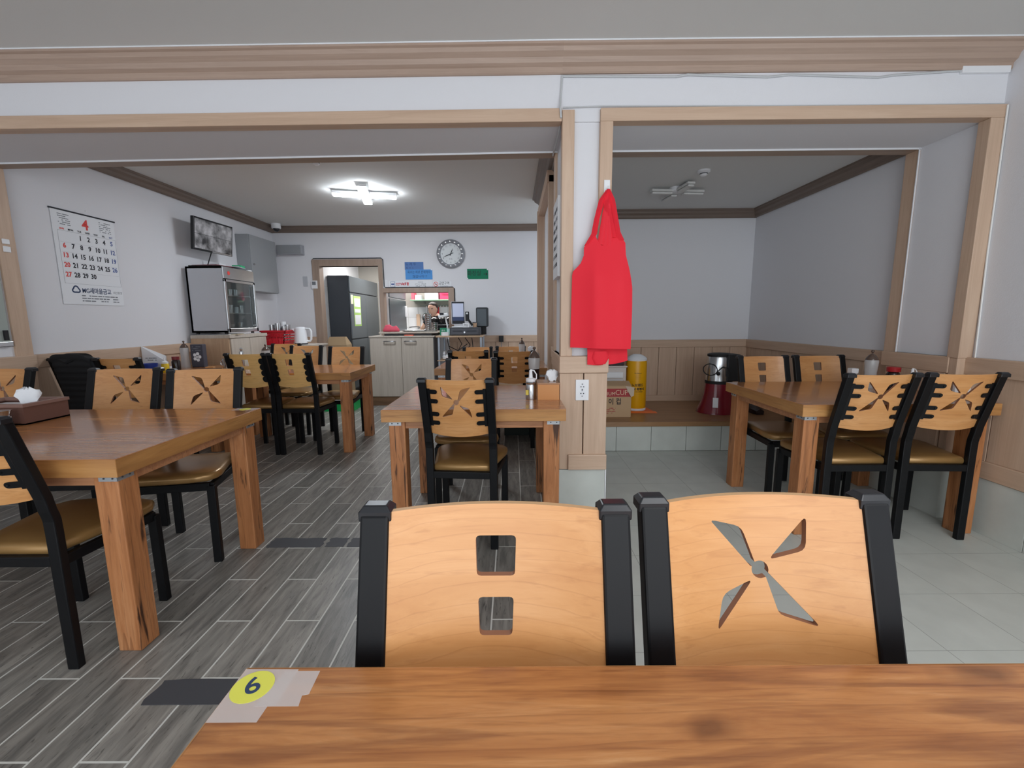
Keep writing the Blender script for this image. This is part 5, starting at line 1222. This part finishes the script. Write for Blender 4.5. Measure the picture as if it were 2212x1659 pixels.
B().loft([[(1.195,4.44,PZ+.0018),(1.47,4.43,PZ+.0018),(1.46,4.46,PZ+.012),(1.19,4.47,PZ+.014)],[(1.195,4.438,PZ+.0028),(1.47,4.428,PZ+.0028),(1.46,4.46,PZ+.015),(1.19,4.47,PZ+.017)]]).build('fold', plain('orange_plastic_light', (240,120,52), .4), t)
# red based steel warmer / grinder
t = thing('steel_appliance', 'steel and dark red appliance with a cable loop on the platform', 'appliance', (2.08, 4.5, PZ))
M_wine = plain('wine_red_plastic', (124,22,40), .2, coat=.4)
ax, ay = 2.10, 4.48
def el(z, r, n=28, k=.85): return [(ax+r*math.cos(2*PI*j/n), ay+r*k*math.sin(2*PI*j/n), z) for j in range(n)]
B().loft([el(PZ+.001,.205), el(PZ+.02,.20), el(PZ+.10,.165), el(PZ+.2,.14), el(PZ+.30,.128)]).build('base', M_wine, t, smooth=True)
B().loft([el(PZ+.30,.132), el(PZ+.33,.134)]).build('collar', M_blackmat, t, smooth=True)
B().loft([el(PZ+.33,.128), el(PZ+.56,.118), el(PZ+.575,.112)]).build('steel_body', M_steel, t, smooth=True)
B().loft([el(PZ+.575,.120), el(PZ+.597,.122), el(PZ+.607,.095), el(PZ+.612,.03)]).build('lid', M_blackmat, t, smooth=True)
box(ax+.03, ax+.16, ay-.115, ay+.06, PZ+.33, PZ+.60).build('control_spine', M_blackmat, t, bevel=.012)
B().tube([(ax-.135+.07*math.cos(a), ay-.10+.02*math.sin(a), PZ+.45+.055*math.sin(a)) for a in [2*PI*k/20 for k in range(21)]], .005, 6).build('cable_loop', M_blackmat, t, smooth=True)
B().tube([(ax-.07,ay-.115,PZ+.43),(ax-.02,ay-.13,PZ+.48),(ax+.04,ay-.13,PZ+.46),(ax+.05,ay-.13,PZ+.38)], .005, 6).build('cable', M_blackmat, t, smooth=True)
B().sphere((ax-.06,ay-.115,PZ+.41), .02, n=10, m=6).build('plug', M_blackmat, t, smooth=True)
B().obox((ax-.08,ay-.135,PZ+.12),(.05,.004,.10),Matrix.Rotation(R(-22),3,'Z')@Matrix.Rotation(R(-14),3,'X')).build('label', M_white, t)
t = thing('shoe', 'dark shoe on the platform under the right table', 'shoe', (2.35, 4.35, PZ))
B().loft([[(2.46+x*s,4.32+y,PZ+.001+z) for x, z in ((-.05,.0),(.05,.0),(.055,.05*h),(.0,.08*h),(-.055,.05*h))] for y, s, h in ((0,.7,.7),(.05,1,.9),(.12,.95,1.1),(.2,.85,1.3),(.24,.7,1.2))]).build('shoe', plain('dark_leather', (40,28,28), .4), t, smooth=True, ang=60)
# ================================================================== KITCHEN
t = thing('kitchen_fridge', 'large dark grey upright fridge with notices seen through the kitchen doorway', 'fridge', (-2.88, 8.1, 0))
fx0, fx1, fy0, fy1 = -3.04, -2.71, 7.42, 8.95
box(fx0, fx1, fy0, fy1, .08, 1.98).build('cabinet', M_fridges, t, bevel=.004); box(fx0+.02, fx1-.03, fy0+.02, fy1, 0, .08).build('plinth', M_blackmat, t)
for k in range(2):
    ya, yb_ = fy0+.01+.76*k, fy0+.765+.755*k
    for z0, z1 in ((.11,.925),(.94,1.70)): box(fx1, fx1+.03, ya, yb_, z0, z1).build('door', M_fridge, t, bevel=.008)
box(fx1, fx1+.028, fy0+.01, fy1-.01, 1.715, 1.975).build('top_panel', M_fridge, t, bevel=.006)
box(fx1+.03, fx1+.0325, fy0+.14, fy0+.48, 1.15, 1.66).build('green_notice', plain('lime_paper', (176,214,120), .7), t)
for z0, z1 in ((1.48,1.62),(1.38,1.44),(1.18,1.34)): box(fx1+.0325, fx1+.0335, fy0+.17, fy0+.45, z0, z1).build('notice_panel', M_paper, t)
box(fx1+.03, fx1+.0325, fy0+.02, fy0+.12, 1.52, 1.67).build('small_notice', plain('pale_yellow_note', (230,232,200), .7), t)
t = thing('tall_kitchen_cabinet', 'tall grey steel cabinet at the left of the serving window view', 'cabinet', (-2.1, 7.9, 0))
box(-2.17, -2.02, 7.30, 8.42, 0, 1.86).build('cabinet', M_white, t, bevel=.004); box(-2.02, -2.0, 7.31, 8.41, .05, 1.60).build('door', M_fridge, t, bevel=.005); box(-2.02, -2.0, 7.31, 8.41, 1.62, 1.85).build('top_panel', M_fridge, t, bevel=.005)
box(-2.0, -1.965, 8.30, 8.36, 1.30, 1.50).build('white_handle', M_white, t, bevel=.006)
t = thing('kitchen_sink_counter', 'steel kitchen counter behind the serving window', 'counter', (-1.2, 8.6, 0))
box(-1.98, .28, 8.35, 8.98, 0, .86).build('base', M_steel, t); box(-1.98, .28, 8.33, 8.98, .86, .89).build('worktop', M_steel, t, bevel=.003)
def kshelf():
    t = thing('kitchen_shelf', 'pale green shelf on the kitchen wall above the woman', 'shelf', (-1.3, 8.8, 1.66))
    box(-1.98, -.75, 8.66, 8.99, 1.615, 1.635).build('board', plain('pale_green_board', (150,190,160), .5), t, bevel=.003)
    for x in (-1.75, -1.0): B().loft([[(x,8.99,1.56),(x,8.99,1.61),(x,8.72,1.61)],[(x+.015,8.99,1.56),(x+.015,8.99,1.61),(x+.015,8.72,1.61)]]).build('bracket', M_steel, t)
kshelf()
def onshelf(nm, x0, x1, z1, m, label, cat, y0=8.70, y1=8.9): tag(box(x0, x1, y0, y1, 1.6355, z1).build(nm, m, bevel=.004), label, cat)
onshelf('storage_box', -1.96, -1.90, 1.80, plain('pink_red_carton', (224,92,110), .6), 'narrow pink red carton at the left end of the kitchen shelf', 'box')
onshelf('storage_box', -1.89, -1.78, 1.72, M_paper, 'low white box near the left end of the kitchen shelf', 'box')
onshelf('storage_box', -1.70, -1.44, 1.80, M_white, 'white tub in the middle of the kitchen shelf', 'box')
t = thing('pink_container', 'bright pink lidded container on the kitchen shelf', 'container', (-1.28, 8.8, 1.6355))
M_pk = plain('bright_pink_plastic', (232,72,112), .4)
box(-1.41, -1.14, 8.70, 8.92, 1.636, 1.775).build('tub', M_pk, t, bevel=.01); box(-1.42, -1.13, 8.69, 8.93, 1.775, 1.80).build('lid', M_pk, t, bevel=.006); B().tube([(-1.36,8.69,1.785),(-1.36,8.675,1.745),(-1.19,8.675,1.745),(-1.19,8.69,1.785)], .006, 6).build('handle', M_pk, t)
for k in range(2):
    t = thing('frying_pan', ['upper', 'lower'][k]+' black frying pan at the right of the kitchen shelf', 'pan', (-1.0, 8.8, 1.6355))
    z = 1.636+.075*(1-k)
    B().lathe(-1.0, 8.8, [(.09,z),(.12,z+.05),(.117,z+.05),(.088,z+.006)], 20).build('pan', M_blackmat, t, smooth=True); B().tube([(-.89,8.75,z+.04),(-.75,8.70,z+.07)], .012, 8).build('handle', M_blackmat, t, smooth=True); B().cyl((-.905,8.76,z+.04),(-.89,8.745,z+.04), .02).build('rivet_plate', M_steel, t)
t = thing('utensil_rail', 'rail with hooks on the tiled kitchen wall', 'rail', (-1.5, 8.98, 1.54))
B().cyl((-1.85,8.97,1.53),(-.8,8.97,1.53), .008).build('bar', M_steel, t)
for k in range(5): B().tube([(-1.8+.06*k+.3,8.97,1.53),(-1.8+.06*k+.3,8.95,1.50),(-1.8+.06*k+.3,8.94,1.52)], .005, 6).build('hook', M_white, t)
def ladle(x, l, r, label, nm='ladle'):
    t = thing(nm, label, 'utensil', (x, 8.94, 1.0)); B().cyl((x,8.955,1.52),(x,8.95,1.52-l), .010).build('handle', M_steel, t, smooth=True); B().sphere((x,8.93,1.52-l-r*.7), r, (1,.5,1), 14, 8).build('bowl', M_steel, t, smooth=True)
ladle(-1.72, .16, .10, 'steel strainer hanging left of the woman on the kitchen wall', 'strainer'); ladle(-1.02, .13, .045, 'steel ladle hanging right of the woman'); ladle(-1.16, .15, .04, 'second steel ladle hanging above the pots')
tag(box(-1.55,-1.47,8.93,8.965,1.24,1.50).build('dish_glove', plain('red_rubber',(214,40,52),.5), bevel=.012), 'red rubber glove hanging just left of the woman', 'glove')
tag(box(-1.93,-1.86,8.94,8.99,1.10,1.36).build('cutting_board', plain('pale_wood_board',(206,176,150),.6), bevel=.006), 'narrow pale board leaning on the kitchen tiles', 'board')
t = thing('kitchen_tap', 'curved steel gooseneck tap at the kitchen sink', 'tap', (-1.6, 8.4, .89))
B().tube([(-1.62,8.42,.89),(-1.62,8.42,1.12)]+[(-1.62+.13-.13*math.cos(R(a)),8.40,1.12+.13*math.sin(R(a))) for a in range(15,181,15)], .014, 8).build('spout', M_steel, t, smooth=True); B().tube([(-1.62,8.42,1.0),(-1.78,8.40,1.13),(-1.95,8.40,1.11)], .010, 8).build('hose', M_steel, t, smooth=True)
for k, x in enumerate((-1.22, -.97)):
    pr = [(.10,.891),(.105,1.30),(.11,1.305),(.098,1.35),(.02,1.37)]
    t = thing('stock_pot', ['left','right'][k]+' tall steel stock pot behind the woman', 'pot', (x, 8.6, .89)); B().lathe(x, 8.6, pr, 22).build('pot', M_steel, t, smooth=True); B().sphere((x,8.6,1.375), .018, n=8, m=6).build('knob', M_blackmat, t, smooth=True)
t = thing('dish_rack', 'low steel rack carrying three black pots behind the serving window', 'rack', (-1.17, 7.36, 1.0))
box(-1.36, -.98, 7.22, 7.48, 1.16, 1.17).build('top', M_steel, t)
for x in (-1.35, -1.0):
    for y in (7.23, 7.46): box(x, x+.012, y, y+.012, .9995, 1.16).build('leg', M_steel, t)
for k in range(3):
    x = -1.29+.122*k
    t = thing('earthen_pot', ['left','middle','right'][k]+' black lidded pot on the rack right of the woman', 'pot', (x, 7.34, 1.17)); z = 1.171
    B().lathe(x, 7.34, [(.038,z),(.056,z+.03),(.055,z+.09),(.059,z+.094),(.035,z+.115),(.011,z+.122),(.015,z+.138)], 18).build('pot', plain('black_glazed_clay',(26,27,30),.22), t, smooth=True)
tag(box(-1.95,.2,7.12,7.52,.96,.999).build('pass_counter', M_steel, bevel=.003), 'steel counter inside the kitchen below the serving window', 'counter')
tag(box(-1.90,.18,7.2,7.5,0,.958).build('counter_base', M_steel), 'steel base cabinet of the inner kitchen counter', 'cabinet')
# ---------------- the woman at the sink
def skin(name, V, E_, Rr, mat, parent, sub=2):
    me = bpy.data.meshes.new(name); me.from_pydata([Vector(p)-ORG[parent.name] for p in V], E_, [])
    o = bpy.data.objects.new(name, me); C.objects.link(o); o.parent = parent; ORG[o.name] = ORG[parent.name]
    m = o.modifiers.new('skin', 'SKIN'); m.use_smooth_shade = True
    sv = me.skin_vertices[0].data if me.skin_vertices else None
    if sv is None:
        bm = bmesh.new(); bm.from_mesh(me); bm.verts.layers.skin.verify(); bm.to_mesh(me); bm.free(); sv = me.skin_vertices[0].data
    for i, r in enumerate(Rr): sv[i].radius = r if isinstance(r, tuple) else (r, r); sv[i].use_root = (i == 0)
    s = o.modifiers.new('sub', 'SUBSURF'); s.levels = sub; s.render_levels = sub
    me.materials.append(mat); return o
t = thing('person', 'woman in a black short-sleeved top leaning at the kitchen sink', 'person', (-1.30, 7.75, 0))
hx_, hy_, hz_ = -1.375, 7.70, 1.425
V = [(-1.24,7.82,.88),(-1.25,7.82,1.04),(-1.275,7.80,1.18),(-1.30,7.77,1.265),(-1.345,7.735,1.335),
     (-1.47,7.74,1.235),(-1.55,7.72,1.12),(-1.63,7.74,1.02),                       # right arm reaching to the sink
     (-1.12,7.78,1.23),(-1.06,7.74,1.08),(-1.16,7.66,.99),                       # left arm
     (-1.33,7.83,.84),(-1.34,7.84,.46),(-1.34,7.86,.09),(-1.34,7.76,.035),
     (-1.14,7.83,.84),(-1.13,7.84,.46),(-1.13,7.86,.09),(-1.13,7.76,.035)]
Ed = [(0,1),(1,2),(2,3),(3,4),(3,5),(5,6),(6,7),(3,8),(8,9),(9,10),(0,11),(11,12),(12,13),(13,14),(0,15),(15,16),(16,17),(17,18)]
Rr = [(.15,.11),(.13,.10),(.155,.11),(.10,.08),(.048,.05),.062,.042,.03,.062,.042,.03,.085,.06,.042,.035,.085,.06,.042,.035]
body = skin('body', V, Ed, Rr, M_skin, t)
# top: slightly larger shell over trunk and upper arms
V2 = [(-1.24,7.82,.86),(-1.25,7.82,1.04),(-1.275,7.80,1.18),(-1.305,7.77,1.268),(-1.455,7.745,1.245),(-1.535,7.725,1.14),(-1.13,7.785,1.24),(-1.075,7.75,1.11),(-1.325,7.75,1.315)]
skin('black_top', V2, [(0,1),(1,2),(2,3),(3,4),(4,5),(3,6),(6,7),(3,8)], [(.175,.13),(.15,.12),(.18,.135),(.125,.105),.085,.078,.085,.078,.066], M_blackcloth, t)
V3 = [(-1.24,7.82,.90),(-1.33,7.83,.82),(-1.34,7.84,.46),(-1.34,7.86,.10),(-1.14,7.83,.82),(-1.13,7.84,.46),(-1.13,7.86,.10)]
skin('trousers', V3, [(0,1),(1,2),(2,3),(0,4),(4,5),(5,6)], [(.165,.125),.10,.075,.06,.10,.075,.06], M_blackcloth, t)
# head turned down to the left
HM = Matrix.Translation((hx_, hy_, hz_)) @ Matrix.Rotation(R(-18), 4, 'Z') @ Matrix.Rotation(R(16), 4, 'X')
def hb(): return B()
rings = []
for z, rx, ry, yo in [(-.118,.018,.02,-.03),(-.108,.036,.04,-.028),(-.085,.052,.062,-.018),(-.05,.064,.08,-.006),(-.01,.071,.09,0),(.03,.074,.094,.004),(.065,.07,.09,.006),(.095,.052,.068,.008),(.112,.02,.03,.008)]:
    rings.append([(rx*math.cos(2*PI*j/20), yo+ry*math.sin(2*PI*j/20), z) for j in range(20)])
head = hb().loft(rings).xform(HM).build('head', M_skin, t, smooth=True, ang=80)
hb().loft([[(-.008,-.088,.012),(.008,-.088,.012),(.006,-.084,.02),(-.006,-.084,.02)],[(-.016,-.098,-.028),(.016,-.098,-.028),(.01,-.082,-.02),(-.01,-.082,-.02)],[(-.014,-.082,-.036),(.014,-.082,-.036),(.01,-.07,-.03),(-.01,-.07,-.03)]]).xform(HM).build('nose', M_skin, head, smooth=True, ang=80)
for s in (-1, 1):
    hb().sphere((s*.031,-.074,.012), .013, (1.15,.55,.55), 12, 8).xform(HM).build('eye', M_white, head, smooth=True)
    hb().sphere((s*.031,-.082,.012), .0065, (1,.5,1), 10, 6).xform(HM).build('iris', M_ink, head, smooth=True)
    hb().box(s*.031-.017, s*.031+.017, -.086, -.074, .033, .039).xform(HM).build('eyebrow', M_hair, head, bevel=.002)
    hb().sphere((s*.073,.006,-.005), .024, (.35,.7,1.1), 12, 8).xform(HM).build('ear', M_skin, head, smooth=True)
hb().sphere((0,-.079,-.062), .018, (1.25,.5,.42), 12, 8).xform(HM).build('mouth', plain('lips',(176,92,92),.5), head, smooth=True)
hr = []
for z, rx, ry, yo in [(-.07,.05,.05,.062),(-.03,.072,.068,.048),(.02,.081,.075,.040),(.05,.083,.082,.034),(.078,.076,.088,.022),(.106,.054,.070,.014),(.123,.020,.03,.012)]:
    hr.append([(rx*math.cos(2*PI*j/20), yo+ry*math.sin(2*PI*j/20), z) for j in range(20)])
hb().loft(hr).xform(HM).build('hair', M_hair, head, smooth=True, ang=80); hb().sphere((0,.105,.0), .036, (1,1,1), 12, 8).xform(HM).build('hair_bun', M_hair, head, smooth=True)
def hand_mesh(c, d, up, name):
    c = Vector(c); d = Vector(d).normalized(); sd = d.cross(Vector(up)).normalized(); u = sd.cross(d)
    V = [c, c+d*.045]; E_ = [(0,1)]; Rr = [(.026,.016),(.034,.014)]
    for k, (o, l) in enumerate([(-.027,.062),(-.009,.072),(.010,.067),(.027,.052)]):
        b0 = c+d*.055+sd*o; n = len(V); V += [b0, b0+d*l*.5-u*.006, b0+d*l*.85-u*.024]; E_ += [(1,n),(n,n+1),(n+1,n+2)]; Rr += [.010,.009,.007]
    n = len(V); b0 = c+d*.018-sd*.028; V += [b0, b0+d*.03-sd*.022-u*.008, b0+d*.055-sd*.024-u*.02]; E_ += [(0,n),(n,n+1),(n+1,n+2)]; Rr += [.012,.010,.008]
    skin(name, V, E_, Rr, M_skin, t)
hand_mesh((-1.645,7.742,1.005), (-.5,.1,-.75), (-.8,0,.55), 'hand'); hand_mesh((-1.175,7.65,.98), (-.6,-.3,-.5), (0,-.3,1), 'hand')
tag(B().sphere((-1.60,7.56,1.035), .05, (1.2,.7,.75), 12, 8).build('dish_sponge', plain('lime_sponge',(190,214,120),.9,bump=.5,bscale=80), smooth=True), 'lime green sponge near the woman\'s hand', 'sponge')
